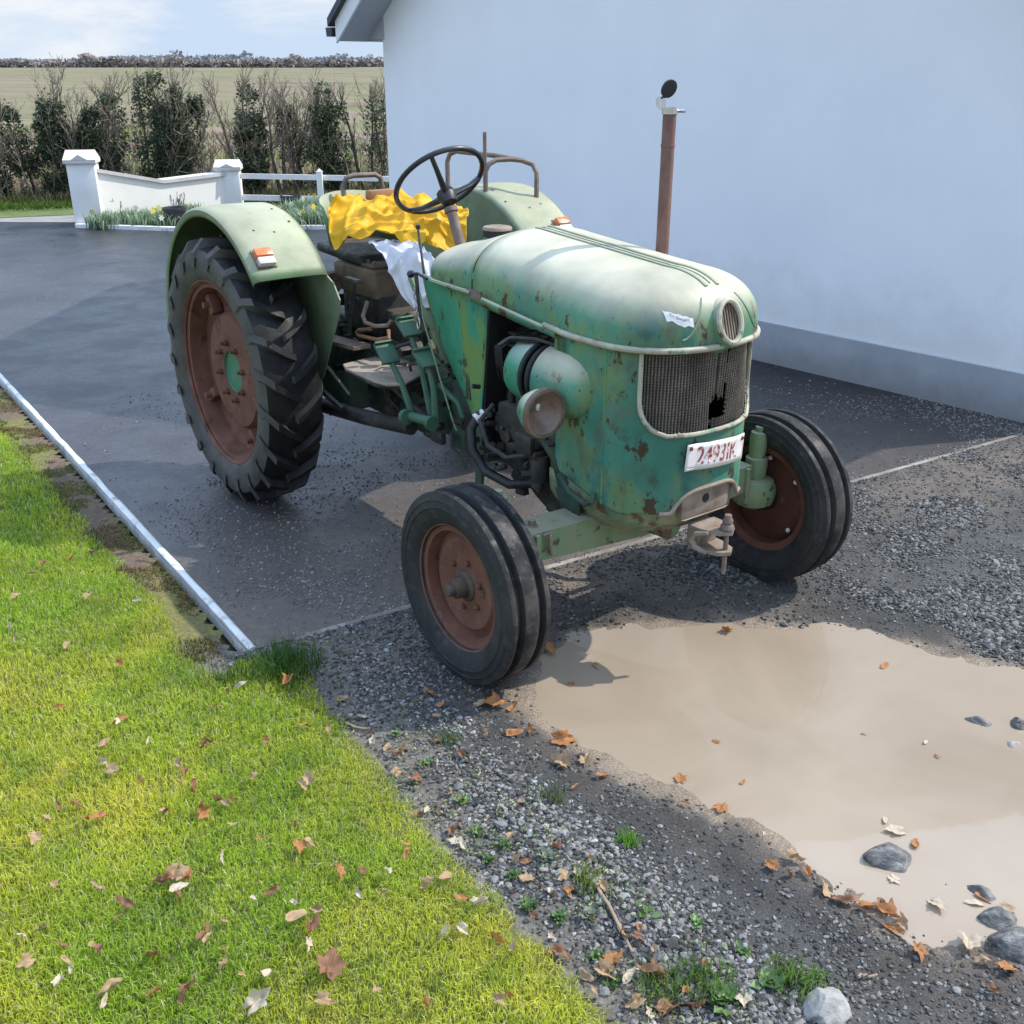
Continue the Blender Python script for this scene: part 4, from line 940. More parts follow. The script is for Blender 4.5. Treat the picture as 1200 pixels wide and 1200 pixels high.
# big ones one can point to: (px, py, size m, colour, place, label)
for a in [
    (205, 1030, .062, 'tan', 'lawn', 'pale curled leaf topping the leaf heap on the lawn', 'maple'), (196, 1040, .05, 'brown', 'lawn', 'dark leaf at the rim of the leaf heap on the lawn'), (219, 1036, .05, 'tan', 'lawn', 'tan leaf folded into the leaf heap on the lawn'),
    (208, 1052, .045, 'pale', 'lawn', 'bleached leaf just under the leaf heap on the lawn'), (385, 1147, .062, 'brown', 'lawn', 'large brown curled leaf low on the lawn', 'maple'), (365, 1097, .06, 'brown', 'lawn', 'brown leaf standing in the leaf pair mid lawn', 'maple'),
    (345, 1086, .055, 'tan', 'lawn', 'tan twisted leaf of the leaf pair mid lawn'), (238, 958, .055, 'brown', 'lawn', 'long brown leaf above the leaf heap on the lawn', 'oval'), (232, 928, .05, 'brown', 'lawn', 'brown hooded leaf with pale middle on the lawn'),
    (144, 849, .045, 'copper', 'lawn', 'orange-brown leaf on the upper lawn'), (134, 910, .045, 'tan', 'lawn', 'tan upright folded leaf on upper lawn'), (120, 965, .045, 'copper', 'lawn', 'copper leaf lying flat left of the leaf heap', 'oval'),
    (152, 1071, .05, 'brown', 'lawn', 'narrow brown leaf below the leaf heap', 'oval'), (262, 1092, .045, 'tan', 'lawn', 'two-toned leaf beneath the leaf heap'), (181, 1132, .06, 'brown', 'lawn', 'tall brown leaf upright near the bottom of the lawn', 'oval'),
    (224, 1172, .05, 'brown', 'lawn', 'brown leaf at the bottom edge of the lawn'), (300, 1186, .06, 'pale', 'lawn', 'bleached leaf cut by the bottom of the picture'), (128, 1175, .055, 'tan', 'lawn', 'folded tan leaf in the bottom corner of lawn'),
    (425, 1030, .045, 'brown', 'lawn', 'red-brown leaf near the lawn edge', 'oval'), (363, 997, .045, 'tan', 'lawn', 'tan oval leaf on the middle of the lawn', 'oval'), (525, 1033, .055, 'tan', 'lawn', 'long tan leaf at the edge of the lawn', 'oval'),
    (560, 1064, .04, 'pale', 'lawn', 'white bleached leaf beside the lawn edge'), (535, 1097, .035, 'pale', 'lawn', 'small cream leaf low on the lawn edge'), (338, 800, .05, 'copper', 'lawn', 'orange leaf caught in the tall dark tuft', 'maple'),
    (282, 808, .04, 'pale', 'lawn', 'pale leaf beside the tall dark tuft'), (400, 820, .045, 'tan', 'edge', 'tan leaf at the lawn corner by the kerb end'), (437, 872, .04, 'pale', 'edge', 'cream leaf on gravel near the lawn corner'),
    (583, 822, .085, 'copper', 'edge', 'large orange leaf right below the front tyre', 'maple'), (568, 822, .06, 'tan', 'edge', 'tan leaf tucked under the large orange one below tyre'), (600, 826, .05, 'copper', 'edge', 'orange leaf tip beside the front tyre'),
    (600, 857, .06, 'copper', 'edge', 'orange leaf first in the row along the puddle edge', 'oval'), (622, 851, .055, 'copper', 'edge', 'orange leaf second in the row along the puddle edge'), (655, 862, .085, 'copper', 'edge', 'broad orange leaf third in the row along puddle edge', 'maple'),
    (660, 892, .065, 'tan', 'edge', 'two-tone leaf on grit below the broad orange leaf', 'maple'), (686, 888, .055, 'tan', 'edge', 'yellow-tan leaf at the puddle corner', 'maple'), (704, 905, .05, 'copper', 'edge', 'red-orange leaf touching the puddle corner', 'oval'),
    (570, 859, .04, 'copper', 'edge', 'small orange leaf on the dark gravel by the tyre'), (645, 763, .075, 'copper', 'drive', 'orange leaf beside the tyre at the top of the puddle', 'oval'), (698, 780, .05, 'tan', 'water', 'tan leaf afloat at the top corner of the puddle', 'oval'),
    (668, 803, .03, 'copper', 'water', 'small orange leaf afloat under the front tyre'), (852, 731, .05, 'copper', 'edge', 'single orange leaf on the far edge of the puddle'), (797, 915, .05, 'copper', 'water', 'orange leaf at the near edge of puddle', 'maple'),
    (802, 936, .035, 'copper', 'edge', 'small orange leaf on grit at the near edge of puddle'), (845, 946, .06, 'copper', 'water', 'flat orange leaf floating by the near grit', 'maple'), (896, 978, .035, 'pale', 'water', 'pale yellow leaf at the near waterline', 'oval'),
    (907, 1012, .05, 'copper', 'edge', 'first orange leaf of the four by the near waterline'), (928, 1000, .055, 'tan', 'edge', 'second tan leaf of the four by the near waterline', 'maple'), (926, 1020, .045, 'brown', 'edge', 'third brown leaf of the four by the near waterline'),
    (946, 1013, .045, 'copper', 'edge', 'fourth orange leaf of the four by the near waterline'), (966, 1036, .055, 'tan', 'edge', 'tan curled leaf before the long leaf drift'), (995, 1048, .07, 'brown', 'edge', 'brown leaf starting the long leaf drift', 'oval'),
    (1015, 1053, .07, 'copper', 'edge', 'copper leaf inside the long leaf drift', 'maple'), (1035, 1052, .065, 'brown', 'edge', 'brown leaf on the waterline in the long leaf drift', 'oval'), (1045, 1066, .065, 'copper', 'edge', 'glowing orange leaf in the long leaf drift', 'maple'),
    (1052, 1082, .055, 'copper', 'edge', 'last orange leaf of the long leaf drift'), (1060, 1070, .05, 'tan', 'edge', 'tan leaf at the tip of the long leaf drift'), (1095, 1060, .055, 'pale', 'water', 'pale cream leaf alone in the bright shallow water', 'maple'),
    (1052, 975, .06, 'pale', 'water', 'pale leaf behind the rounded dark rock', 'maple'), (1072, 990, .06, 'copper', 'water', 'orange leaf curling over the rounded dark rock'), (1037, 961, .035, 'pale', 'water', 'small cream leaf farthest behind the rounded rock', 'oval'),
    (1046, 1030, .035, 'pale', 'water', 'submerged pale leaf under the rounded dark rock'), (1136, 1096, .075, 'pale', 'edge', 'big cream leaf on the near shore of the puddle', 'maple'), (1152, 1120, .05, 'tan', 'edge', 'tan leaf below the big cream leaf', 'oval'),
    (1186, 1130, .05, 'copper', 'edge', 'orange lobed leaf by the large smooth boulder', 'maple'), (1077, 1104, .05, 'copper', 'edge', 'orange leaf on grit below the drift'), (1150, 1052, .05, 'copper', 'water', 'curled orange leaf against the slanting slab'),
    (1145, 1060, .05, 'pale', 'water', 'pale leaf under the slanting slab'), (1182, 1066, .045, 'tan', 'water', 'tan leaf behind the dark angular rock'), (1165, 1158, .035, 'brown', 'edge', 'brown leaf scrap on the near grit'),
    (1037, 780, .05, 'copper', 'water', 'orange leaf floating in the far part of the puddle', 'oval'), (1085, 870, .03, 'pale', 'water', 'cream leaf scrap in the middle of the puddle', 'oval'), (1097, 887, .025, 'copper', 'water', 'brown leaf tip upright in the middle of the puddle', 'oval'),
    (840, 870, .03, 'copper', 'water', 'small orange leaf drifting in open muddy water', 'oval'), (870, 918, .03, 'copper', 'water', 'small leaf pair drifting off the near shore', 'oval'), (655, 1120, .06, 'brown', 'edge', 'dark brown leaf leaning on the lawn edge', 'oval'),
    (705, 1142, .075, 'tan', 'edge', 'large tan leaf on pebbles at the lawn edge', 'maple'), (686, 1146, .05, 'tan', 'edge', 'tan leaf next to the large tan one'), (722, 1125, .06, 'copper', 'edge', 'orange-tan leaf at the foot of the bent twig', 'maple'),
    (735, 1150, .05, 'pale', 'edge', 'pale leaf on the pebbles by the lawn edge', 'oval'), (770, 1150, .075, 'brown', 'edge', 'wide brown leaf among tufts at the bottom', 'maple'), (745, 1178, .05, 'tan', 'edge', 'tan leaf in the bottom leaf cluster'),
    (780, 1190, .065, 'brown', 'edge', 'brown leaf cut off at the bottom of the gravel edge', 'maple'), (815, 1186, .065, 'brown', 'edge', 'brown wide leaf beside the bottom tufts', 'maple'), (645, 1049, .045, 'pale', 'edge', 'pale leaf in the silvery weeds'),
    (620, 1035, .045, 'tan', 'edge', 'tan leaf on the upper weedy pebbles'), (615, 1015, .04, 'brown', 'edge', 'dark red leaf on the upper weedy pebbles'), (690, 1013, .04, 'copper', 'edge', 'small orange leaf on dark pebbles'), (708, 1048, .04, 'tan', 'edge', 'tan leaf by the top of the bent twig'),
    (500, 955, .05, 'pale', 'edge', 'cream leaf on the lawn edge gravel', 'oval'), (543, 995, .045, 'pale', 'edge', 'second cream leaf down the lawn edge gravel'), (465, 905, .045, 'tan', 'edge', 'tan leaf between lawn and gravel'), (490, 918, .04, 'brown', 'edge', 'brown leaf leaning on lawn edge stones'),
    (600, 985, .035, 'tan', 'edge', 'tan leaf on the middle gravel'), (675, 920, .03, 'copper', 'edge', 'small red leaf on grit by the puddle corner'), (505, 815, .05, 'copper', 'edge', 'dull orange leaf in the shade of the front tyre'), (518, 828, .03, 'copper', 'edge', 'small dull leaf in the shade of the front tyre')]:
    leaf(a[0], a[1], a[2], a[3], a[4], a[5], a[6] if len(a) > 6 else None)
# the many smaller ones nothing tells apart
rl = random.Random(99)
n = 0
while n < 105:
    px, py = rl.uniform(-10, 640), rl.uniform(470, 1195)
    p = G(px, py)
    if float(lawn_sd(np.array([p.x]), np.array([p.y]))[0]) < .03: continue
    leaf(px, py, rl.uniform(.020, .042), rl.choice(('tan', 'tan', 'brown', 'pale', 'copper')), 'lawn'); n += 1
n = 0
while n < 55:
    px, py = rl.uniform(390, 960), rl.uniform(830, 1195)
    p = G(px, py); ld_ = float(lawn_sd(np.array([p.x]), np.array([p.y]))[0])
    if ld_ > -.02 or ld_ < -.30 or float(pud_sd(np.array([p.x]), np.array([p.y]))[0]) > -.03: continue
    leaf(px, py, rl.uniform(.018, .042), rl.choice(('tan', 'tan', 'brown', 'pale', 'copper')), 'edge'); n += 1
# ================================================================== THE TRACTOR  (x forward, y to its own left, z up)
TR = empty('tractor', (-.796, 5.202, 0), R(-53)); tag(TR, 'old weathered green farm tractor with rusty red wheels', 'tractor')
MT['hood'] = MT['paint']
def lerp(a, b, t): return a + (b - a) * t

# ---- bonnet: a dome over a rounded outline
HW, HX0, HXS, HTIP = .315, 1.50, 2.17, 2.465
def zflange(x): return lerp(1.222, 1.165, min(1, max(0, (x - 1.5) / .55)))
def ztop(x): return lerp(1.412, 1.362, min(1, max(0, (x - 1.54) / .68)))
def outline(n_side=14, n_front=40, x0=HX0, W=HW, xs=HXS, tip=HTIP, ex=2.35):
    P = []
    for i in range(n_side): P.append((lerp(x0, xs, i / n_side), -W))
    for i in range(n_front + 1):
        a = -math.pi / 2 + math.pi * i / n_front; c, s = math.cos(a), math.sin(a)
        P.append((xs + (tip - xs) * abs(c) ** (2 / ex), W * math.copysign(abs(s) ** (2 / ex), s)))
    for i in range(n_side): P.append((lerp(xs, x0, (i + 1) / n_side), W))
    return P
DP = 2.45
def dome_pt(ox, oy, a, x0, x1, zf, zt, lift=0.0):
    sx_ = min(max(ox, x0), x1); s = max(0, math.cos(a)) ** (2 / DP); q = math.sin(a) ** (2 / DP)
    return (sx_ + (ox - sx_) * s, oy * s, zf(ox) + (zt(sx_) - zf(ox) + lift) * q)
def hood_z(x, y):
    sx_ = min(x, 2.2)
    s = abs(y) / HW if x <= 2.2 else min(.999, math.hypot((x - 2.2) / (HTIP - 2.2), y / HW))
    q = max(0, 1 - s ** DP) ** (1 / DP); return zflange(x) + (ztop(sx_) - zflange(x)) * q
OL = outline()
NRG = 26
rows = []
for k in range(NRG + 1):
    a = math.pi / 2 * k / NRG
    rows.append([dome_pt(x, y, a, HX0, 2.2, zflange, ztop) for x, y in OL])
skirt = [[(x, y, zflange(x) - .028) for x, y in OL], [(x * .998 + .004, y * .985, zflange(x) - .030) for x, y in OL]]
mb = MB().grid(skirt[:1] + rows)
hood = mb.build('bonnet', MT['hood'], TR, smooth=35, solid=.004)
# flange bead all round from the engine opening forward, and spine strips
bead = [(x, y) for x, y in OL if x > 1.93]
mb = MB().tube([(x * 1.0 + (.004 if abs(y) < .2 else 0), y * 1.02, zflange(x) - .016) for x, y in bead], .0105, 10)
mb.build('flange_bead', MT['cream'], hood)
for sg in (-1, 1):
    P = [(x, sg * lerp(.030, .026, i / 30), 0) for i, x in enumerate(np.linspace(1.515, 2.385, 31))]
    mb = MB().tube([(x, y, hood_z(x, y) + .001) for x, y, _ in P], .0075, 8); mb.build('spine_strip', MT['paint_pale'], hood)
mb = MB().tube([(x, 0, hood_z(x, 0) - .002) for x in np.linspace(1.515, 2.375, 31)], .0055, 6); mb.build('spine_seam', MT['dark'], hood)
# lower step of the bonnet side behind the engine opening
for sg in (-1, 1):
    A = []
    for t in np.linspace(0, 1, 16):
        x = lerp(1.50, 1.99, t); dz = .035 + .0 * t
        A.append([(x, sg * (HW + .002), zflange(x) - .02), (x, sg * (HW + .008), zflange(x) - .03), (x, sg * (HW + .006), zflange(x) - (.052 if t < .75 else .045))])
    MB().grid(A).build('side_lip', MT['hood'], hood, solid=.004)
# ---- fuel tank / rear cowl with filler
TW = .318
def tz_f(x): return lerp(1.232, 1.222, min(1, max(0, (x - 1.0) / .5)))
def tz_t(x): return lerp(1.325, 1.412, min(1, max(0, (x - 1.2) / .3)))
TO_ = [(1.495, -TW)] + [(lerp(1.46, 1.30, i / 8), -TW) for i in range(9)]
for i in range(1, 18):
    a = -math.pi / 2 - math.pi * i / 18; c, s = math.cos(a), math.sin(a)
    TO_.append((1.30 - .20 * abs(c) ** .62, TW * math.copysign(abs(s) ** .8, s)))
TO_ += [(lerp(1.30, 1.46, i / 8), TW) for i in range(9)] + [(1.495, TW)]
rows = [[(x, y, tz_f(x) - .03) for x, y in TO_]]
for k in range(NRG + 1):
    a = math.pi / 2 * k / NRG; rows.append([dome_pt(x, y, a, 1.24, 1.495, tz_f, tz_t) for x, y in TO_])
tank = MB().grid(rows).build('fuel_tank', MT['hood'], TR, smooth=35, solid=.004)
mb = MB().tube([(x * 1.0, y * 1.012, tz_f(x) - .022) for x, y in TO_], .010, 8); mb.build('tank_bead', MT['hood'], tank)
CX = 1.225
mb = MB().lathe([(.092, 1.300), (.085, 1.325), (.055, 1.334), (.052, 1.352)], (CX, 0, 0), n=28); mb.build('filler_neck', MT['paint_pale'], tank)
mb = MB().lathe([(.0, 1.389), (.035, 1.390), (.056, 1.386), (.060, 1.381), (.060, 1.374)], (CX, 0, 0), n=30); cap_ = mb.build('filler_cap', MT['bare'], tank)
mb = MB().lathe([(.052, 1.346), (.0585, 1.348), (.0585, 1.3738), (.05, 1.374)], (CX, 0, 0), n=30); mb.build('cap_gasket', MT['dark'], tank)

# ---- front panel with grille opening
FOL = outline(10, 90, 1.985, .305, 2.155, 2.452)
S = [0.0]
for i in range(1, len(FOL)): S.append(S[-1] + math.hypot(FOL[i][0] - FOL[i - 1][0], FOL[i][1] - FOL[i - 1][1]))
SC = S[-1] / 2; S = [s - SC for s in S]
def fpt(s, z, off=0.0):
    """point on the front panel at arc length s from the nose"""
    s = min(max(s, S[0]), S[-1]); i = max(1, next((k for k in range(len(S)) if S[k] >= s), len(S) - 1)); t = (s - S[i - 1]) / (S[i] - S[i - 1] + 1e-9)
    x = lerp(FOL[i - 1][0], FOL[i][0], t); y = lerp(FOL[i - 1][1], FOL[i][1], t)
    j0, j1 = max(0, i - 2), min(len(S) - 1, i + 1); tx, ty = FOL[j1][0] - FOL[j0][0], FOL[j1][1] - FOL[j0][1]; l = math.hypot(tx, ty)
    nx, ny = ty / l, -tx / l
    return Vector((x + nx * off, y + ny * off, z))
GT, GB, GS, GR = 1.150, .862, .288, .13
def grille_half(z):
    if z > GB + GR: return GS
    q = (GB + GR - z) / GR; return GS - GR * .95 + GR * .95 * max(0, 1 - q ** 2.3) ** (1 / 2.3) if q < 1 else -1
def zbot(s):
    a = abs(s); base = .575 + .0 * a
    if a < .30:
        t = max(0, 1 - (a / .165) ** 4) if a < .165 else 0
        base = .585 + .075 * t
    if a > .34: base = .575 + .05 * (a - .34) / .2
    return base
ns, nz = 240, 84
sv = np.linspace(S[0], S[-1], ns)
rows = [[fpt(s, lerp(zbot(s), 1.158, j / (nz - 1))) for s in sv] for j in range(nz)]
def fmask(i, j):
    for a in (i, i + 1):
        for b in (j, j + 1):
            z = rows[a][b].z
            if not (z < GT and abs(sv[b]) < grille_half(z) - .003 and z > GB): return True
    return False
front = MB().grid(rows, fmask).build('front_panel', MT['paint'], TR, smooth=40, solid=.004)
tr = [(-GS, GT)] + [(-grille_half(z), z) for z in np.linspace(GT - .02, GB + .004, 34)]
tr = tr + [(s, GB) for s in np.linspace(tr[-1][0] + .01, -tr[-1][0] - .01, 24)] + [(-s, z) for s, z in tr[::-1]]
MB().tube([fpt(s, z, .006) for s, z in tr], .0080, 8).build('grille_trim', MT['cream'], front)
# vertical panel seams, lower bead
for sg in (-1, 1):
    s_ = sg * (SC - .245); MB().tube([fpt(s_, z, .0015) for z in np.linspace(zbot(s_), 1.15, 20)], .0035, 6).build('panel_seam', MT['paint_cover'], front)
MB().tube([fpt(s, zbot(s) + .002, .004) for s in np.linspace(-.205, .205, 50)], .0075, 8).build('lower_bead', MT['bare'], front)
# wire grille, corrugated, torn low down
gs, gz_ = 300, 70
gsv = np.linspace(-GS - .004, GS + .004, gs); gzv = np.linspace(GB - .004, GT, gz_)
V, C = [], []
for z in gzv:
    for s in gsv:
        tear = .010 * math.exp(-((s + .002 - .02 * (z - 1.0)) / .006) ** 2)
        ph = s * 2 * math.pi / .0115 + 1.2 * math.sin(z * 9) * .3
        V.append(fpt(s, z, -.012 + .0035 * math.cos(ph) - tear + .004 * math.sin(s * 21 + z * 11)))
        w = .5 + .5 * math.cos(ph); hole = .55 + .45 * math.cos(z * 2 * math.pi / .0075)
        base = (.03 + .24 * w * hole) * (.45 + 1.1 * (.5 + .5 * mnoise.noise(Vector((s * 14, z * 14, 2))))) * (.7 + .6 * rng.random())
        C.append((base * .95, base * .82, base * .66))
def torn(s, z):
    if .895 < z < .962 + .012 * math.sin(s * 300) and -.033 + .02 * (.96 - z) < s < .052 + .005 * math.sin(z * 400): return True
    if z < .91 and abs(s + .012 + .25 * (.9 - z)) < .011: return True
    if .962 <= z < 1.01 and abs(s - .040 - .03 * (z - .96)) < .0042: return True
    if abs(s - .036 - .05 * (z - 1.0)) < .0022 and z > .98: return True
    if abs(s - .105 + .03 * (z - 1)) < .002 and 1.0 < z < 1.06: return True
    return False
T = []
for i in range(gz_ - 1):
    for j in range(gs - 1):
        s, z = gsv[j], gzv[i]
        if abs(s) > grille_half(max(z, GB + .001)) + .006 or torn(s, z): continue
        a = i * gs + j; T += [(a, a + 1, a + gs + 1), (a, a + gs + 1, a + gs)]
tri_mesh('wire_grille', [tuple(v) for v in V], T, MT['mesh'], np.array(C), True, front)
# near-black box added behind it so the grille opening reads as dark interior
MB().box((2.16, 0, .96), (.30, .50, .42), bev=.05).build('grille_dark_backing', MT['dark'], TR)
# round louvred badge on the nose
bc = Vector((2.462, 0, 1.222)); bn = Vector((math.cos(R(17)), 0, math.sin(R(17)))); bu = Vector((-bn.z, 0, bn.x)); bs_ = Vector((0, 1, 0))
def ov(t, ry, rz, off): return bc + bs_ * (math.cos(t) * ry) + bu * (math.sin(t) * rz) + bn * off
tt = np.linspace(0, 2 * math.pi, 41)[:-1]
badge = MB().grid([[ov(t, ry, rz, o) for t in list(tt) + [0]] for ry, rz, o in ((.082, .10, -.075), (.066, .086, -.02), (.056, .076, .006), (.050, .069, .012))]).build('badge_surround', MT['paint'], hood)
MB().tube([ov(t, .050, .068, .012) for t in tt], .0095, 8, closed=True).build('badge_ring', MT['cream'], badge)
MB().add([ov(t, .047, .065, -.004) for t in tt], [tuple(range(40))]).build('badge_back', MT['dark'], badge)
mb = MB()
for k in range(-3, 4):
    y = k * .0118; h = .064 * math.sqrt(max(0, 1 - (y / .047) ** 2)); mb.box(tuple(bc + bs_ * y + bn * .003), (.006, .0042, 2 * h), Matrix.Rotation(R(-17), 3, 'Y'))
mb.build('badge_bars', MT['bare'], badge)
from mathutils.bvhtree import BVHTree
HBV = BVHTree.FromPolygons([v.co[:] for v in hood.data.vertices], [p.vertices[:] for p in hood.data.polygons])
# winged swage lines either side of the badge
for sg in (-1, 1):
    P = []
    for t in np.linspace(0, 1, 18):
        y = sg * lerp(.075, .17, t ** .8); z0 = lerp(1.30, 1.182, math.sin(t * math.pi / 2)); 
        h_ = HBV.ray_cast(Vector((3, y, z0)), Vector((-1, 0, 0))); P.append(tuple(h_[0] + Vector((.002, 0, 0))))
    MB().tube(P, .0035, 6).build('swage_line', MT['paint_pale'], hood)
# sticker on the flank of the nose
from mathutils.bvhtree import BVHTree
HB_ = BVHTree.FromPolygons([v.co[:] for v in hood.data.vertices], [p.vertices[:] for p in hood.data.polygons])
def nose_on(y, z):
    h = HB_.ray_cast(Vector((3, y, z)), Vector((-1, 0, 0)))
    return h[0] if h[0] is not None else Vector((2.3, y, z))
def _nose_old(y, z):
    lo, hi = 2.0, HTIP + .0
    for _ in range(50):
        m_ = (lo + hi) / 2; r = math.hypot(max(0, m_ - 2.2) / (HTIP - 2.2), y / HW)
        if r < .9995 and hood_z(m_, y) > z: lo = m_
        else: hi = m_
    return Vector((lo, y, z))
sc0, sc1 = nose_on(-.208, 1.262), nose_on(-.132, 1.232)
def sk(u, v):
    y = lerp(-.208, -.132, u) ; z = lerp(1.270, 1.246, u) - v * (.030 - .004 * math.sin(u * 9)) - .0015 * math.sin(u * 23); p = nose_on(y, z); q = nose_on(y, z + .006); r_ = nose_on(y + .006, z)
    nrm = (r_ - p).cross(q - p).normalized()
    if nrm.x < 0: nrm = -nrm
    return p, nrm
rows = [[(lambda pn: pn[0] + pn[1] * .0035)(sk(u, v)) for u in np.linspace(0, 1, 14)] for v in np.linspace(0, 1, 6)]
stk = MB().grid(rows).build('sticker', MT['sticker'], hood, solid=.0)
def text_mesh(s, size, m, name, parent, place, bold=0.0, solid=.0008):
    cu = bpy.data.curves.new(name, 'FONT'); cu.body = s; cu.size = size; cu.align_x = 'CENTER'; cu.align_y = 'CENTER'; cu.offset = bold; cu.resolution_u = 3
    t = bpy.data.objects.new(name, cu); COL.objects.link(t); bpy.context.view_layer.update()
    me = bpy.data.meshes.new_from_object(t.evaluated_get(bpy.context.evaluated_depsgraph_get())); bpy.data.objects.remove(t)
    for v in me.vertices: v.co = place(v.co.x, v.co.y)
    me.materials.clear(); me.materials.append(m); o = bpy.data.objects.new(name, me); COL.objects.link(o); o.parent = parent; return o
SL = (sc1 - sc0).length
def onstick(x, y, v0):
    u = .5 + x / SL; v = v0 - y / .030; p, nrm = sk(min(max(u, .02), .98), v); return p + nrm * .0048
text_mesh('De Boerderij', .0125, MT['ink'], 'sticker_text', stk, lambda x, y: onstick(x, y, .36), .00012)
text_mesh('- - --- - -- --- -- - -', .0065, MT['ink'], 'sticker_line', stk, lambda x, y: onstick(x, y, .72), .0001)

# ---- number plate, hung a little crooked, bent at one side
pc = Vector((2.474, -.002, .782)); rl_ = R(-4.0)
def plt(x, y, off=0.0):
    """x to the viewer's right = tractor's left (+y)"""
    bend = .026 * max(0, (-x - .10) / .045) ** 2
    yy = x * math.cos(rl_) - y * math.sin(rl_); zz = x * math.sin(rl_) + y * math.cos(rl_)
    return pc + Vector((off - .16 * yy * yy / .15 - bend * .0 + .012 * (x < -.1) * ((-x - .1) / .045), yy, zz))
PWd, PHt = .145, .046
rows = [[plt(x, y) for x in np.linspace(-PWd, PWd, 24)] for y in np.linspace(-PHt, PHt, 6)]
plate = MB().grid(rows).build('number_plate', MT['plate'], TR, solid=.003)
MB().tube([plt(x, y, .001) for x, y in [(-PWd + .006, -PHt + .006), (PWd - .006, -PHt + .006), (PWd - .006, PHt - .006), (-PWd + .006, PHt - .006)]], .002, 6, closed=True).build('plate_rim', MT['plate'], plate)
text_mesh('2493IK', .088, MT['plate_red'], 'plate_lettering', plate, lambda x, y: plt(x * .78, y, .0025), .001)
for sg in (-1, 1): MB().lathe([(.0, .006), (.006, .005), (.008, .0)], tuple(plt(sg * (PWd - .016), PHt - .014, .001)), 'x', 12).build('plate_bolt', MT['rust'], plate)
# ---- chin casting and tow hook
rows = []
CO = outline(6, 40, 1.95, .30, 2.16, 2.425, 2.3)
for z, s in ((.64, 1.0), (.60, 1.0), (.56, .985), (.52, .93), (.49, .84), (.47, .68), (.462, .4)):
    rows.append([(lerp(1.95, x, lerp(1, s, .8)), y * s, z + .05 * max(0, (2.15 - x)) * (1 if z < .55 else .3)) for x, y in CO])
chin = MB().grid(rows).build('chin_casting', MT['chin'], TR, solid=.006)
MB().box((2.425, 0, .60), (.02, .24, .105), bev=.02).build('hook_plate', MT['bare'], chin)
MB().lathe([(.0, .0), (.017, .0)], (2.4362, -.005, .61), 'x', 18).build('plate_hole', MT['dark'], chin)
hook = MB(); 
for dz in (.0, -.075):
    P = [(2.42, -.06), (2.47, -.055), (2.53, -.03), (2.555, .01), (2.53, .045), (2.47, .06), (2.42, .06)]
    hook.prism([(x, y, .505 + dz) for x, y in P], (0, 0, .013))
hook.tube([(2.50, -.052, .512), (2.46, -.068, .50), (2.445, -.072, .475), (2.46, -.068, .45), (2.50, -.052, .438)], [.007, .010, .012, .010, .007], 8)
hook.box((2.425, .0, .475), (.05, .10, .09), bev=.01)
hk = hook.build('tow_hook', MT['bare'], TR)
MB().lathe([(.0, .62 - .045), (.012, .573), (.014, .56), (.018, .555), (.018, .545), (.014, .542), (.022, .535), (.026, .522), (.0085, .521), (.0085, .36), (.006, .35), (.0, .348)], (2.527, .012, 0), n=16).build('hitch_pin', MT['tubegrey'], hk)

# ---- engine side: blower duct and dome, clamp bands
duct = MB().lathe([(.0, 1.76), (.09, 1.761), (.108, 1.772), (.113, 1.80), (.113, 1.86), (.106, 1.865)], (0, -.270, .968), 'x', 40).build('air_duct', MT['paint_cover'], TR)
for x in (1.865, 1.905): MB().lathe([(.112, x), (.119, x + .003), (.119, x + .018), (.112, x + .021)], (0, -.270, .968), 'x', 40).build('clamp_band', MT['dark'], duct)
MB().lathe([(.116, 1.925), (.124, 1.935), (.125, 1.99), (.122, 2.05), (.110, 2.10), (.085, 2.145), (.05, 2.17), (.0, 2.178)], (0, -.262, .965), 'x', 40).build('duct_dome', MT['paint'], duct)
MB().box((2.01, -.297, 1.09), (.08, .02, .13), bev=.004).build('duct_plate', MT['paint'], duct)
eng = MB().box((1.70, 0, .66), (.78, .36, .34), bev=.03).box((1.72, 0, .92), (.62, .34, .30), bev=.03).box((1.80, 0, .48), (.50, .26, .16), bev=.04).build('engine_block', MT['grease'], TR)
for i in range(3):
    mb = MB()
    for k in range(9): mb.box((1.48 + i * .17, -.10, .86 + k * .024), (.15, .22, .009))
    mb.build('cylinder_fins', MT['grease'], eng, smooth=0)
mb = MB().prism([(1.62, -.16, .62), (1.98, -.16, .62), (2.03, -.16, .47), (1.92, -.16, .40), (1.80, -.16, .36), (1.66, -.16, .45)], (0, .32, 0)); mb.prism([(1.57, -.20, .58), (1.60, -.20, .52), (1.75, -.20, .435), (1.92, -.20, .365), (2.05, -.20, .345), (2.09, -.20, .52), (1.60, -.20, .64)], (0, .40, 0)); mb.build('sump', MT['grease'], eng, smooth=0)
pump = MB().box((1.76, -.26, .75), (.24, .10, .13), bev=.015).cyl((1.62, -.26, .735), (1.70, -.26, .735), .045).cyl((1.88, -.26, .74), (1.93, -.26, .74), .05)
for k in range(4): pump.cyl((1.68 + k * .05, -.27, .80), (1.68 + k * .05, -.27, .855), .014, 10).cyl((1.68 + k * .05, -.27, .855), (1.68 + k * .05, -.27, .875), .010, 8)
pump.box((1.82, -.315, .70), (.10, .03, .07), bev=.01).cyl((1.70, -.32, .70), (1.70, -.30, .70), .03, 12)
pmp = pump.build('injection_pump', MT['grease'], TR)
for k in range(4):
    x0 = 1.68 + k * .05; x1 = 1.72 + k * .011
    MB().tube([(x0, -.27, .87), (x0 - .01, -.285, .90), (lerp(x0, x1, .6), -.345, .93), (x1 + .01, -.375, .99), (x1, -.375, 1.05), (x1 + .012, -.34, 1.075), (1.76 + k * .06, -.28, 1.095), (1.78 + k * .07, -.15, 1.11)], .0042, 6).build('fuel_line', MT['dark'], pmp)
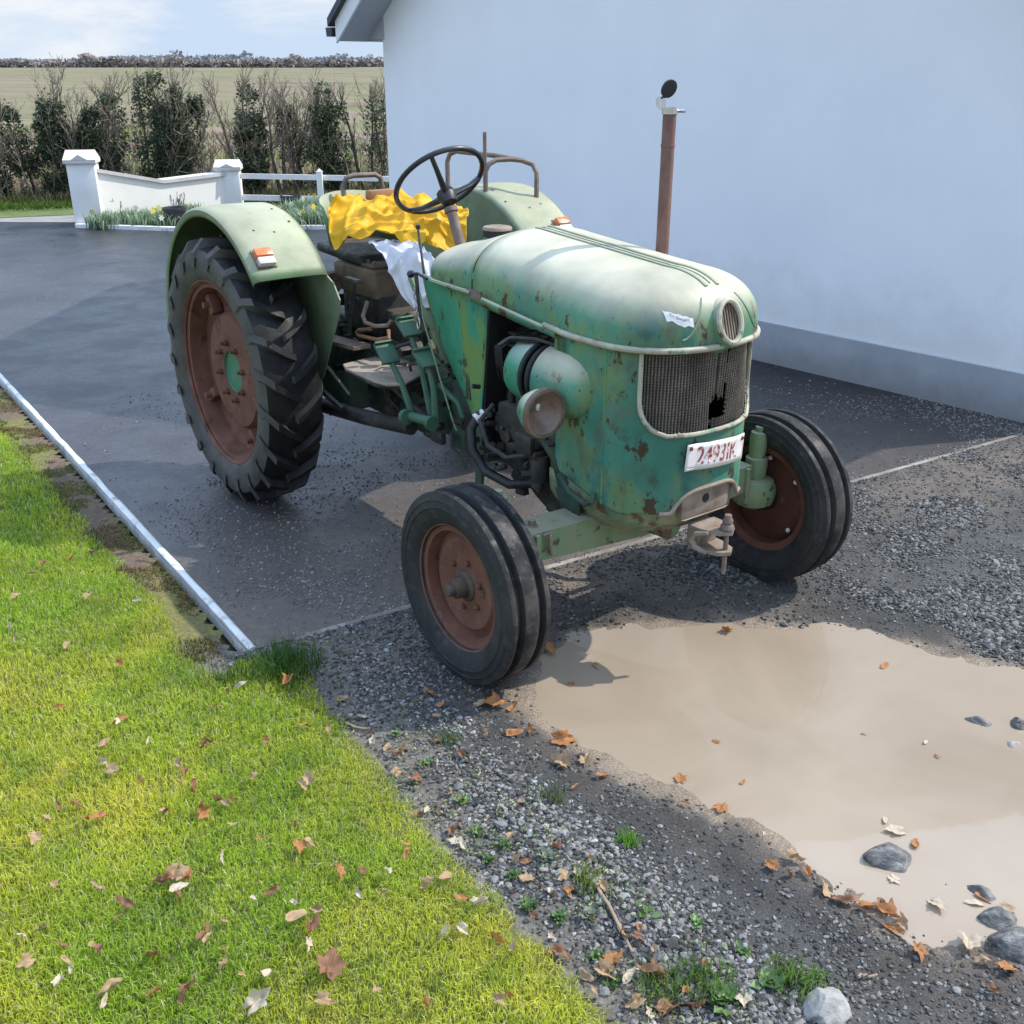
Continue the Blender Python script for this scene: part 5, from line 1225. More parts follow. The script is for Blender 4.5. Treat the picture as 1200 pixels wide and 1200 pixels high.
MB().tube([(1.73, -.35, 1.03), (1.74, -.37, 1.06), (1.77, -.345, 1.088), (1.86, -.30, 1.095), (1.97, -.30, 1.095)], .0065, 7).build('fuel_pipe', MT['grease'], pmp)
MB().tube([(1.54, -.25, .74), (1.52, -.31, .73), (1.51, -.34, .68), (1.53, -.35, .60), (1.60, -.34, .53), (1.72, -.31, .505), (1.80, -.25, .52)], .019, 10).build('rubber_hose', MT['black'], TR)
MB().cyl((1.527, -.288, .735), (1.516, -.325, .715), .0215, 12).build('hose_clip', MT['white_paint'], TR)
MB().tube([(1.62, -.31, .80), (1.60, -.36, .74), (1.66, -.37, .66), (1.75, -.35, .63), (1.85, -.30, .66)], .010, 8).build('oil_pipe', MT['grease'], TR)
flt = MB().cyl((1.86, -.27, .56), (1.86, -.27, .66), .045).cyl((1.74, -.25, .57), (1.74, -.25, .64), .035).box((1.80, -.27, .665), (.17, .10, .025), bev=.008).build('oil_filter', MT['grease'], TR)
mb = MB()
for i in range(34):
    rr = random.Random(i); mb.box((rr.uniform(1.45, 1.98), rr.uniform(-.30, -.17), rr.uniform(.46, .84)), (rr.uniform(.02, .07), rr.uniform(.02, .06), rr.uniform(.015, .06)), Matrix.Rotation(rr.uniform(-.6, .6), 3, 'Y'), bev=.004)
for i in range(14):
    rr = random.Random(70 + i); p = Vector((rr.uniform(1.5, 1.9), -.28 - rr.uniform(0, .05), rr.uniform(.55, .85))); mb.cyl(p, p + Vector((rr.uniform(-.02, .02), -.03, rr.uniform(-.01, .02))), rr.uniform(.007, .014), 6)
mb.build('engine_fittings', MT['grease'], eng)
# ---- tapered side cowl below the tank
def cowl(sg):
    A = []
    for t in np.linspace(0, 1, 22):
        z = lerp(1.205, .66, t); xr = lerp(1.575, 1.475, t ** 1.2); xl = lerp(1.075, 1.40, t ** 1.55)
        yo = -.30 + .03 * t; row = []
        for u in np.linspace(0, 1, 18):
            x = lerp(xl, xr, u); bulge = .035 * (1 - (1 - u) ** 3) - .035; row.append((x, sg * -(yo - .0 + (-bulge) * 1.0), z) if sg > 0 else (x, yo - bulge, z))
        A.append(row)
    return A
cw = MB().grid(cowl(-1)).build('side_cowl', MT['paint_cover'], TR, solid=.004)
A = [[(x, -y, z) for x, y, z in r] for r in cowl(-1)]; MB().grid(A).build('side_cowl', MT['paint_cover'], TR, solid=.004)
MB().prism([(1.578, -.296, 1.20), (1.578, -.12, 1.20), (1.50, -.12, .66), (1.483, -.266, .66)], (.008, 0, 0)).build('bulkhead', MT['dark'], TR, smooth=0)
MB().tube([(1.40, -.277, 1.16), (1.405, -.277, .98), (1.41, -.274, .93), (1.40, -.274, .90)], .0022, 5).build('cowl_crack', MT['dark'], cw)
MB().box((1.405, -.275, .83), (.03, .012, .14), bev=.003).build('cowl_latch', MT['paint_dark'], cw)
MB().box((1.475, -.275, .545), (.045, .014, .27), Matrix.Rotation(R(3), 3, 'Y'), bev=.003).build('support_strap', MT['paint_dark'], TR)
MB().tube([(1.17, -.34, 1.15), (1.21, -.355, 1.06), (1.30, -.35, .86), (1.38, -.34, .68), (1.40, -.335, .64)], .0035, 6).build('throttle_rod', MT['paint_axle'], TR)
MB().box((1.515, -.32, 1.198), (.09, .012, .035), bev=.003).build('hinge_bracket', MT['tubegrey'], TR)

# ---- headlamp
hl_ = Vector((2.105, -.455, .915)); HS = .93
hd_ax = 'x'
lamp = MB().lathe([(r * HS, h) for r, h in [(.0, -.105), (.03, -.10), (.058, -.08), (.078, -.045), (.088, -.008), (.090, .006), (.084, .010)]], tuple(hl_), 'x', 36).build('headlamp', MT['paint'], TR)
MB().lathe([(r * HS, h) for r, h in [(.092, -.010), (.094, .002), (.090, .010), (.080, .012), (.077, .006)]], tuple(hl_), 'x', 36).build('lamp_rim', MT['oilbrown'], lamp)
MB().lathe([(r * HS, h) for r, h in [(.0, -.050), (.025, -.046), (.05, -.030), (.068, -.008), (.078, .006)]], tuple(hl_), 'x', 36).build('lamp_bowl', MT['glassdust'], lamp)
MB().lathe([(.0, -.005), (.012, -.008), (.019, -.02), (.020, -.035), (.0, -.04)], tuple(hl_ + Vector((0, -.018, .022))), 'x', 20).build('lamp_bulb', MT['chrome'], lamp)
MB().tube([hl_ + Vector((-.05, .07, -.0)), (2.06, -.36, .925), (2.055, -.31, .93)], .016, 10).box((2.075, -.33, .935), (.03, .05, .04), bev=.006).build('lamp_bracket', MT['bare'], lamp)
MB().tube([hl_ + Vector((-.03, 0, -.085)), (2.08, -.43, .79), (2.09, -.40, .735), (2.06, -.36, .67), (2.10, -.335, .60), (2.17, -.32, .575), (2.21, -.325, .60), (2.205, -.315, .63)], .0095, 8).build('lamp_cable', MT['paint_dark'], lamp)
lp2 = MB().lathe([(.0, -.105), (.03, -.10), (.058, -.08), (.078, -.045), (.088, -.008), (.090, .006), (.076, .008), (.05, -.03), (.0, -.05)], (2.105, .455, .915), 'x', 28).tube([(2.06, .38, .92), (2.05, .30, .93)], .016, 8).build('headlamp', MT['paint'], TR)
MB().prism([(1.985, -.306, .80), (1.985, -.306, .62), (2.02, -.306, .53), (2.12, -.306, .50), (2.12, -.306, .585), (2.06, -.306, .60)], (0, .008, 0)).build('lower_bracket', MT['paint_dark'], TR, smooth=0)
MB().prism([(1.93, -.30, .86), (1.985, -.30, .86), (2.03, -.30, .62), (2.10, -.30, .52), (2.05, -.30, .46), (1.96, -.30, .60)], (0, .01, 0)).build('side_skirt', MT['paint_dark'], TR, smooth=0)

# ---- gearbox, bell housing, rear axle
bell = MB().lathe([(.10, 1.02), (.155, 1.06), (.18, 1.16), (.20, 1.36), (.215, 1.40), (.215, 1.46), (.17, 1.47)], (0, 0, .66), 'x', 30).box((1.28, -.13, .52), (.26, .14, .10), bev=.02)
for k in range(10): bell.cyl((1.405, .205 * math.cos(k * .628), .66 + .205 * math.sin(k * .628)), (1.475, .205 * math.cos(k * .628), .66 + .205 * math.sin(k * .628)), .011, 6)
bell.build('bell_housing', MT['paint_dark'], TR)
MB().box((1.38, -.205, .60), (.18, .05, .20), bev=.02).cyl((1.43, -.24, .66), (1.43, -.18, .66), .05).build('starter_cover', MT['grease'], TR)
gb = MB().box((.62, 0, .63), (.95, .30, .30), bev=.03).box((.72, 0, .79), (.62, .26, .08), bev=.02).box((.50, 0, .45), (.62, .20, .10), bev=.03).build('gearbox', MT['paint_dark'], TR)
ax = MB().lathe([(.20, -.17), (.19, -.22), (.12, -.27), (.10, -.55), (.13, -.60), (.13, -.63)], (0, 0, .63), 'y', 30).lathe([(.20, .17), (.19, .22), (.12, .27), (.10, .55), (.13, .60), (.13, .63)], (0, 0, .63), 'y', 30).box((0, 0, .66), (.42, .40, .40), bev=.05).build('rear_axle', MT['paint_dark'], TR)
lift = MB().box((.33, -.05, 1.06), (.40, .26, .13), bev=.02).box((.30, -.05, 1.135), (.34, .20, .016), bev=.004).cyl((.08, -.22, 1.03), (.20, -.22, 1.03), .05).cyl((.12, -.30, 1.03), (.12, .25, 1.03), .045)
for k in range(6): lift.cyl((.17 + .055 * k, -.13, 1.14), (.17 + .055 * k, -.13, 1.158), .009, 6)
lift.build('hydraulic_lift', MT['oilbrown'], TR)
MB().box((.36, -.05, .92), (.34, .24, .20), bev=.02).box((.60, -.02, .88), (.24, .22, .14), bev=.02).build('lift_housing', MT['grease'], TR)
MB().tube([(.49, -.20, .99), (.50, -.235, .93), (.53, -.24, .905), (.60, -.23, .90), (.66, -.20, .91), (.68, -.17, .95)], .010, 8).build('hydraulic_pipe', MT['bare'], TR)
MB().tube([(.58, -.24, .885), (.50, -.26, .868), (.48, -.262, .856), (.50, -.262, .842), (.66, -.25, .852), (.72, -.23, .872), (.70, -.22, .90)], .009, 8).build('looped_pipe', MT['leather'], TR)
MB().tube([(.56, -.30, 1.10), (.535, -.305, 1.00), (.50, -.31, .86)], .011, 8).box((.548, -.30, 1.105), (.11, .03, .022), bev=.006).build('lift_lever', MT['grease'], TR)
MB().box((.42, -.30, .80), (.36, .09, .02), Matrix.Rotation(R(-4), 3, 'Y'), bev=.004).prism([(.28, -.36, .80), (.38, -.36, .81), (.37, -.36, .87), (.31, -.36, .88)], (0, .02, 0)).build('lower_link', MT['tubegrey'], TR)
MB().tube([(.36, -.40, .50), (.70, -.36, .52), (1.00, -.30, .54)], .035, 10).build('cross_shaft', MT['grease'], TR)
MB().tube([(.40, -.40, .72), (.58, -.37, .60)], .007, 6).build('brake_rod', MT['tubegrey'], TR)
MB().tube([(.5, -.25, .75), (.75, -.22, .74)], .009, 6).tube([(.35, -.46, .64), (.62, -.43, .55)], .014, 7).build('brake_linkage', MT['grease'], TR)
MB().prism([(.26, -.34, .62), (.52, -.34, .70), (.52, -.34, .50), (.3, -.34, .42)], (0, .10, 0)).build('brake_drum_cover', MT['paint_dark'], TR, smooth=0)
mb = MB()
for i in range(60):
    rr = random.Random(300 + i); mb.box((rr.uniform(.15, 1.25), rr.uniform(-.27, -.12), rr.uniform(.50, .98 - .15 * (i % 3))), (rr.uniform(.02, .09), rr.uniform(.02, .06), rr.uniform(.015, .05)), Matrix.Rotation(rr.uniform(-.5, .5), 3, 'Y'), bev=.004)
for i in range(26):
    rr = random.Random(500 + i); p = Vector((rr.uniform(.2, 1.2), -.22, rr.uniform(.52, .92))); q = p + Vector((rr.uniform(-.22, .22), rr.uniform(-.07, .03), rr.uniform(-.14, .14))); mb.tube([p, p.lerp(q, .5) + Vector((0, -.03, .02)), q], rr.uniform(.005, .010), 6)
mb.build('gearbox_fittings', MT['grease'], TR)
MB().tube([(1.00, .02, .80), (.93, -.02, 1.0), (.90, -.06, 1.05)], [.05, .04, .035], 10).box((1.02, -.05, .98), (.10, .12, .36), bev=.02).build('steering_box', MT['paint_dark'], TR)
st_ = MB().prism([(.60, -.405, .742), (.56, -.22, .742), (.64, -.13, .742), (.95, -.18, .748), (1.07, -.37, .752), (1.03, -.43, .752), (.95, -.445, .75), (.68, -.435, .744)], (0, 0, .012)).build('step_plate', MT['step'], TR, smooth=0, bevel=.004)
MB().tube([(.66, -.42, .735), (.95, -.43, .738), (1.05, -.36, .74)], .010, 6).tube([(.70, -.30, .73), (.95, -.30, .66), (1.12, -.24, .56)], .014, 6).build('step_brace', MT['grease'], st_)
# pedals: arm and pad
def pedal(top, bot, pw, ph, tilt):
    t, b = Vector(top), Vector(bot); d = (t - b).normalized()
    m1 = b.lerp(t, .55) + Vector((.02, 0, .0))
    o = MB().tube([b, m1, t], [.017, .013, .011], 8).build('pedal', MT['pedal'], TR)
    Rm = Matrix.Rotation(R(tilt), 3, 'Y')
    MB().box(tuple(t), (.095 * pw, .085, .016), Rm, bev=.006).box(tuple(t + Rm @ Vector((-.042 * pw, 0, .010))), (.010, .085, .022), Rm, bev=.003).build('pedal_pad', MT['pedal'], o)
pedal((.965, -.385, .875), (1.12, -.36, .62), 1.1, 1, 42)
pedal((1.03, -.315, .985), (1.20, -.32, .63), 1.0, 1, 36)
pedal((1.24, -.365, .905), (1.29, -.36, .66), 1.0, 1, 30)
MB().cyl((1.12, -.385, .64), (1.30, -.375, .655), .020, 12).cyl((1.11, -.40, .638), (1.135, -.40, .64), .032, 12).cyl((1.29, -.39, .655), (1.31, -.39, .656), .03, 12).tube([(1.27, -.33, .80), (1.36, -.30, .74), (1.38, -.29, .68)], .012, 6).build('pedal_shaft', MT['pedal'], TR)
# ---- steering
col0, col1 = Vector((.985, .0, 1.235)), Vector((.868, .0, 1.468)); cd = (col1 - col0).normalized()
MB().tube([col0 + Vector((.10, 0, -.22)), col0, col1 - cd * .06], .0225, 14).tube([col1 - cd * .065, col1 - cd * .045], .029, 14).build('steering_column', MT['tubegrey'], TR)
wn = Vector((-.70, .02, .71)).normalized(); wu = Vector((0, 1, 0)); wu = (wu - wn * wu.dot(wn)).normalized(); ww = wn.cross(wu)
wc = col1 + cd * .0
WR_ = .198; DI = .085
sw = MB().tube([wc + wn * DI + (wu * math.cos(a) + ww * math.sin(a)) * WR_ for a in np.linspace(0, 2 * math.pi, 57)[:-1]], .0115, 10, closed=True).build('steering_wheel', MT['wheelblack'], TR)
MB().tube([wc - wn * .03, wc + wn * .0, wc + wn * .028, wc + wn * .034], [.030, .042, .038, .012], 18).build('wheel_hub', MT['wheelblack'], sw)
for a in (R(235), R(355), R(112)):
    d = wu * math.cos(a) + ww * math.sin(a); MB().tube([wc + wn * .012 + d * .03, wc + wn * .045 + d * .13, wc + wn * DI + d * WR_], [.015, .011, .010], 8).build('wheel_spoke', MT['wheelblack'], sw)
# levers by the dash
lv = MB().tube([(1.06, -.24, 1.13), (1.035, -.235, 1.21), (.985, -.215, 1.30), (.955, -.205, 1.365)], .0055, 7).build('gear_lever', MT['wheelblack'], TR)
MB().lathe([(0, .011), (.008, .008), (.011, 0), (.008, -.008), (0, -.011)], (.953, -.204, 1.372), n=12).build('lever_knob', MT['wheelblack'], lv)
lv = MB().tube([(1.16, -.30, 1.20), (1.10, -.305, 1.215), (1.045, -.30, 1.205)], .006, 7).tube([(1.08, -.30, 1.21), (1.11, -.31, 1.10), (1.13, -.31, 1.02)], .008, 7).build('throttle_lever', MT['wheelblack'], TR)
MB().lathe([(0, .017), (.012, .012), (.017, 0), (.012, -.012), (0, -.017)], (1.04, -.30, 1.203), n=14).build('lever_knob', MT['wheelblack'], lv)
MB().prism([(.95, -.06, 1.05), (1.13, -.06, .86), (1.16, -.06, .88), (1.0, -.06, 1.10)], (0, .02, 0)).box((1.02, -.16, 1.0), (.03, .12, .42), Matrix.Rotation(R(-38), 3, 'Y'), bev=.004).build('dash_support', MT['paint_axle'], TR)
# ---- seat pan with rail
MB().prism([(-.08, -.16, 1.14), (.36, -.16, 1.12), (.36, .20, 1.12), (-.08, .20, 1.14)], (0, 0, .05)).build('seat', MT['grease'], TR, bevel=.02)  # dark colour chosen to give the shaded gap under the jacket
bk = []
for t in np.linspace(0, 1, 13):
    a = lerp(-1.5, 1.5, t); bk.append([(.12 - .22 * math.cos(a), .06 + .21 * math.sin(a), 1.17), (.10 - .24 * math.cos(a), .06 + .22 * math.sin(a), 1.30), (.08 - .25 * math.cos(a), .06 + .23 * math.sin(a), 1.36 + .05 * math.cos(a))])
MB().grid(bk).build('seat_back', MT['paint_pale'], TR, solid=.008)
MB().tube([(-.10, .03, 1.36), (-.115, .03, 1.43), (-.105, .05, 1.475), (-.09, .08, 1.485), (-.07, .19, 1.485), (-.07, .22, 1.47), (-.07, .23, 1.42)], .013, 9).build('seat_rail', MT['tubegrey'], TR)
MB().box((.15, .09, 1.415), (.05, .15, .045), Matrix.Rotation(R(8), 3, 'Z'), bev=.012).build('seat_pad', MT['leather'], TR)
MB().box((.05, 0, 1.02), (.10, .06, .24), bev=.01).build('seat_post', MT['grease'], TR)

# ---- exhaust
ex_ = MB().lathe([(.0235, 1.18), (.0235, 1.833), (.020, 1.833), (.020, 1.77)], (1.955, .2, 0), n=20).lathe([(.0245, 1.715), (.0255, 1.720), (.0245, 1.725)], (1.955, .2, 0), n=20).build('exhaust_pipe', MT['pipe'], TR)
MB().box((1.955, .2, 1.56), (.06, .012, .05)).build('pipe_scratch', MT['pipe'], ex_) if False else None
flap = MB().lathe([(.0245, 1.822), (.0270, 1.822), (.0270, 1.842), (.0245, 1.842)], (1.955, .2, 0), n=20).cyl((1.935, .225, 1.832), (1.985, .245, 1.832), .006, 8).build('cap_clamp', MT['chrome'], ex_)
ca = Vector((1.930, .185, 1.832)); 
MB().prism([ca + Vector((0, -.004, .0)), ca + Vector((-.018, -.010, .016)), ca + Vector((-.021, -.010, .036)), ca + Vector((-.012, -.006, .046)), ca + Vector((.002, 0, .034))], (.010, .008, 0)).build('cap_arm', MT['chrome'], flap, smooth=0)
fn_ = Vector((.92, -.12, -.36)).normalized(); fu = fn_.cross(Vector((0, 0, 1))).normalized(); fw = fu.cross(fn_); fc = Vector((1.945, .20, 1.902))
disc = MB().add([fc + fn_ * o + (fu * math.cos(a) + fw * math.sin(a)) * r for o, r in ((-.004, .026), (-.003, .031), (.003, .031), (.004, .028)) for a in np.linspace(0, 2 * math.pi, 25)[:-1]],
    [(k * 24 + i, k * 24 + (i + 1) % 24, (k + 1) * 24 + (i + 1) % 24, (k + 1) * 24 + i) for k in range(3) for i in range(24)] + [tuple(range(24)), tuple(range(72, 96))])
disc.tube([fc - fw * .02, ca + Vector((-.006, .0, .038))], .005, 8).build('rain_cap', MT['blackcap'], flap)

# ---- front axle, king pins, knuckles
mb = MB(); A = []
for y in np.linspace(-.56, .56, 29):
    t = 1 - abs(y) / .56; zt = .500 + .02 * (1 - t); zb = zt - lerp(.105, .13, t); A.append([(2.035, y, zt), (2.035, y, zb), (2.165, y, zb), (2.165, y, zt), (2.035, y, zt)])
mb.grid(A); mb.add(A[0][:4], [(0, 1, 2, 3)]).add(A[-1][:4], [(3, 2, 1, 0)])
axle = mb.build('front_axle', MT['paint_axle'], TR, smooth=20)
for y in (-.53, .53): MB().box((2.10, y, .44), (.16, .022, .15), bev=.006).build('axle_end_plate', MT['paint_axle'], axle)
for y in (-.50, -.24, .24, .50): MB().lathe([(.02, .505), (.022, .52), (.014, .521), (.014, .540), (.0, .541)], (2.10, y, 0), n=8).build('axle_bolt', MT['bare'], axle, smooth=20)
MB().tube([(2.17, -.50, .505), (2.185, -.49, .52), (2.185, -.485, .46), (2.175, -.47, .43)], .008, 7).build('grease_pipe', MT['bare'], axle)
MB().tube([(1.99, -.58, .475), (1.975, -.30, .455), (1.97, .0, .45), (1.99, .58, .475)], .017, 10).build('track_rod', MT['dark'], TR)
MB().tube([(2.00, .56, .50), (1.9, .42, .50), (1.3, .30, .58)], .016, 8).build('drag_link', MT['dark'], TR)
MB().lathe([(.0, 2.28), (.05, 2.28), (.055, 2.20), (.06, 1.95)], (0, 0, .445), 'x', 20).build('axle_pivot', MT['chin'], axle)
def kingpin(xc, sg):
    y = sg * .615
    k = MB().lathe([(.0, .665), (.017, .664), (.017, .645), (.032, .642), (.036, .62), (.034, .54), (.044, .535), (.044, .50), (.040, .45), (.075, .44), (.088, .41), (.088, .38), (.078, .345), (.04, .325), (.0, .325)], (xc, y, 0), n=26).tube([(xc, y, .37), (xc, y + sg * .12, .36)], [.06, .045], 14)
    k.box((xc - .06, y - sg * .01, .475), (.12, .05, .03), bev=.006).build('kingpin', MT['paint_axle'], TR)
kingpin(2.06, -1); kingpin(2.14, 1)

# ---- wheels
MT['hubm'] = mat('greasy_brown_hub', [(.3, (.04, .03, .024)), (.6, (.10, .072, .055)), (.75, (.16, .12, .09))], 20, 8, .55, .8, .3, 70)
def front_wheel(c, sg, kw=1.0):
    """c: centre of the wheel; sg = +1 left side of the tractor (outer face towards +y), -1 right side"""
    e = empty('front_wheel', c, 0, TR)
    f = lambda P: [(r * c[2] / .352, h * sg * kw) for r, h in P]; Rr = .352
    half = [(.222, .062), (.235, .078), (.262, .094), (.290, .100), (.292, .103), (.297, .103), (.299, .100), (.316, .097), (.318, .0995), (.322, .0985), (.324, .0955), (.336, .091), (Rr - .006, .088), (Rr - .004, .078), (Rr - .005, .066), (Rr - .030, .060), (Rr - .032, .048), (Rr - .030, .036), (Rr - .003, .031), (Rr, .018), (Rr, .0)]
    prof = [(r, -h) for r, h in half] + [(r, h) for r, h in half[::-1][1:]]
    MB().lathe(f(prof), (0, 0, 0), 'y', 112).build('tyre', MT['tyref'], e, smooth=32)
    rim = [(.226, .072), (.232, .076), (.236, .070), (.228, .062), (.205, .058), (.198, .03), (.190, .0), (.195, -.05), (.226, -.062), (.234, -.074)]
    rm = MB().lathe(f(rim), (0, 0, 0), 'y', 64).build('rim', MT['rust'], e)
    dc = MB().lathe(f([(.196, .012), (.175, .018), (.160, .034), (.13, .030), (.10, .022), (.06, .028), (.0, .028)]), (0, 0, 0), 'y', 48).lathe(f([(.196, .005), (.16, -.01), (.0, -.015)]), (0, 0, 0), 'y', 48).build('wheel_disc', MT['rust'] if sg < 0 else MT['rust_shaded'], e)
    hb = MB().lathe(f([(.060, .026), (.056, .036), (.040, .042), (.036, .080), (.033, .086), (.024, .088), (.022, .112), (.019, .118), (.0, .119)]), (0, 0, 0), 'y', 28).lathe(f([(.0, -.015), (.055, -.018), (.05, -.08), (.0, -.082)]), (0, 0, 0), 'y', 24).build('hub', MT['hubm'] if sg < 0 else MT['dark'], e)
    for k in range(6):
        a = k * math.pi / 3 + .35; MB().lathe(f([(.011, .022), (.011, .036), (.006, .042), (.0, .043)]), (.088 * math.cos(a), 0, .088 * math.sin(a)), 'y', 6).build('wheel_nut', MT['rust'], e, smooth=15)
    if sg > 0:
        for a in (.65, -.75, 1.6): MB().lathe(f([(.010, -.012), (.009, -.018), (.0, -.019)]), (.165 * math.cos(a), 0, .165 * math.sin(a)), 'y', 10).build('rivet_head', MT['white_paint'], e)
    return e
front_wheel((2.05, -.722, .344), -1, .87); front_wheel((2.15, .705, .352), 1, .9)

def rear_wheel(sg):
    yc = sg * .640 + (.16 if sg > 0 else 0); Rr = .632; e = empty('rear_wheel', (0, yc, Rr), 0, TR)
    f = lambda P: [(r, h * sg) for r, h in P]
    half = [(.428, .103), (.445, .120), (.475, .133), (.515, .141), (.550, .140), (.578, .128), (.590, .104), (.594, .06), (.596, .0)]
    prof = [(r, -h) for r, h in half] + [(r, h) for r, h in half[::-1][1:]]
    mb = MB().lathe(f(prof), (0, 0, 0), 'y', 120)
    # bar lugs: from the middle of the tread sweeping back to the shoulder and down the wall
    NL = 21
    def rad(h):                                               # carcass radius at offset h
        a = abs(h)
        if a < .106: return .596 - .006 * (a / .106) ** 2
        if a < .141: return .590 - (a - .106) / .035 * .040
        return .552
    for side in (-1, 1):
        for k in range(NL):
            th0 = 2 * math.pi * (k + (.5 if side > 0 else 0)) / NL
            R0, R1 = [], []; path = [(-.012, 0.0), (.03, .035), (.07, .085), (.106, .130), (.128, .175), (.141, .210), (.144, .240)]
            A = []
            for i, (h, dt) in enumerate(path):
                wv = [.040, .042, .046, .050, .054, .055, .054][i] / .6 / 2 * .82; hg = [.036, .037, .038, .040, .030, .012, .003][i]
                rb = rad(h) - .012; rt = rad(h) + hg
                if i >= 5: rb, rt = .552 - (.012 if i == 5 else .05), .566 - (0 if i == 5 else .045)
                hh = h * side * sg if False else h * side
                th = th0 + dt; row = []
                off = .0 if i < 5 else .006
                for (r, q) in ((rb, -wv * 1.15), (rt, -wv * .85), (rt, wv * .85), (rb, wv * 1.15)):
                    an = th + q; row.append((r * math.cos(an), hh + math.copysign(off, hh), r * math.sin(an)))
                A.append(row)
            mb.grid(A); mb.add(A[0], [(0, 1, 2, 3)]).add(A[-1], [(3, 2, 1, 0)])
    mb.build('tyre', MT['tyre'], e, smooth=28)
    rim = [(.425, .105), (.437, .118), (.443, .116), (.443, .108), (.425, .098), (.405, .094), (.398, .04), (.388, .0), (.395, -.06), (.430, -.10), (.443, -.116)]
    MB().lathe(f(rim), (0, 0, 0), 'y', 80).build('rim', MT['rust'], e)
    MB().lathe(f([(.395, .012), (.36, .0), (.33, -.005), (.29, .0), (.276, .030), (.268, .042), (.20, .045), (.13, .044), (.10, .043)]), (0, 0, 0), 'y', 64).lathe(f([(.395, .0), (.26, -.02), (.0, -.02)]), (0, 0, 0), 'y', 48).build('wheel_disc', MT['rust'], e)
    MB().lathe(f([(.108, .041), (.104, .043), (.098, .032), (.0, .030)]), (0, 0, 0), 'y', 36).build('hub_plate', MT['hubgreen'], e)
    for k in range(8):
        a = k * math.pi / 4 + .2; MB().lathe(f([(.015, .043), (.015, .062), (.009, .064), (.009, .078), (.0, .079)]), (.138 * math.cos(a), 0, .138 * math.sin(a)), 'y', 6).build('wheel_nut', MT['rust'], e, smooth=15)
    for k in range(4):
        a = k * math.pi / 2 + .55; c, s = math.cos(a), math.sin(a)
        MB().box((.345 * c, sg * .03, .345 * s), (.10, .055, .05), Matrix.Rotation(-a, 3, 'Y'), bev=.01).cyl((.345 * c, sg * .05, .345 * s), (.345 * c, sg * .085, .345 * s), .016, 8).build('rim_clamp', MT['rust'], e)
    return e
rear_wheel(-1); rear_wheel(1)

# ---- fenders
def fender(sg):
    cx, cz, r = (.04, .745, .655) if sg < 0 else (.15, .765, .655); yo, yi = sg * .762 + (.17 if sg > 0 else 0), sg * .42 + (.17 if sg > 0 else 0)
    a0, a1 = R(38), R(200); n = 40; A = []
    prof = [(yo - sg * .004, -.040), (yo, -.028), (yo, -.012), (yo - sg * .012, -.002), (yo - sg * .04, .002), (lerp(yo, yi, .35), .005), (lerp(yo, yi, .7), .004), (yi + sg * .03, .0), (yi, -.016)]
    for i in range(n + 1):
        a = lerp(a0, a1, i / n); A.append([(cx + (r + d) * math.cos(a), y, cz + (r + d) * math.sin(a)) for y, d in prof])
    fd_ = MB().grid(A).build('fender', MT['paint_pale'], TR, smooth=50, solid=.004)
    # inner plate, its front edge standing proud of the arch
    P = []
    for i in range(31):
        a = lerp(a0, R(190), i / 30); P.append((cx + (r - .014) * math.cos(a), cz + (r - .014) * math.sin(a)))
    P = P + [(x + cx - .04, z + cz - .745) for x, z in ((-.50, .62), (-.30, .55), (.30, .55), (.44, .66), (.545, .84), (.635, .98), (.650, 1.05), (.60, 1.115))]
    mb = MB().prism([(x, yi, z) for x, z in P], (0, sg * .006, 0)); mb.build('inner_plate', MT['paint'] if False else MT['paint_pale'], fd_, smooth=0)
    la = R(47); lc = Vector((cx + (r + .004) * math.cos(la), yo - sg * .075, cz + (r + .004) * math.sin(la))); rt = Matrix.Rotation(R(43), 3, 'Y')
    l1 = MB().box(tuple(lc + rt @ Vector((-.018, 0, .016))), (.042, .078, .038), rt, bev=.008).build('indicator_lamp', MT['amber'], fd_)
    MB().box(tuple(lc + rt @ Vector((.024, 0, .014))), (.038, .076, .034), rt, bev=.008).build('sidelight_lens', MT['clear'], l1)
    MB().box(tuple(lc + rt @ Vector((.0, 0, .002))), (.095, .088, .012), rt, bev=.003).build('lamp_base', MT['tubegrey'], l1)
    mb = MB()
    for a, f_ in ((60, .55), (62, .30), (75, .45), (78, .8), (95, .6), (98, .52), (66, .85)):
        aa = R(a); p = Vector((cx + (r + .0065) * math.cos(aa), lerp(yo, yi, f_), cz + (r + .0065) * math.sin(aa))); u = Vector((-math.sin(aa), 0, math.cos(aa))); 
        mb.add([p + u * .006 * math.cos(t) + Vector((0, .006 * math.sin(t), 0)) for t in np.linspace(0, 6.283, 9)[:-1]], [tuple(range(8))])
    mb.build('bolt_holes', MT['dark'], fd_, smooth=0)
    return fd_
fender(-1); fl_ = fender(1)
# passenger rail on the left fender
def fz(x): return .765 + math.sqrt(max(0, .66 ** 2 - (x - .15) ** 2))
A_, B_, C_ = (-.03, .60), (.28, .62), (.40, .85)
rail = MB().tube([(A_[0], A_[1], fz(A_[0]) - .02), (A_[0], A_[1], 1.53), (-.022, .61, 1.565), (.01, .63, 1.582), (.20, .73, 1.568), (.33, .81, 1.548), (.38, .84, 1.53), (C_[0], C_[1], 1.49), (C_[0], C_[1], fz(C_[0]) - .02)], .0125, 9)
rail.tube([(B_[0], B_[1], fz(B_[0]) - .02), (B_[0], B_[1], 1.50), (.283, .64, 1.535), (.29, .68, 1.553), (.31, .75, 1.555), (.335, .81, 1.548)], .0125, 9)
rail.tube([(.27, .625, fz(.27) - .02), (.27, .625, 1.685)], .0095, 8).build('fender_rail', MT['tubegrey'], TR)

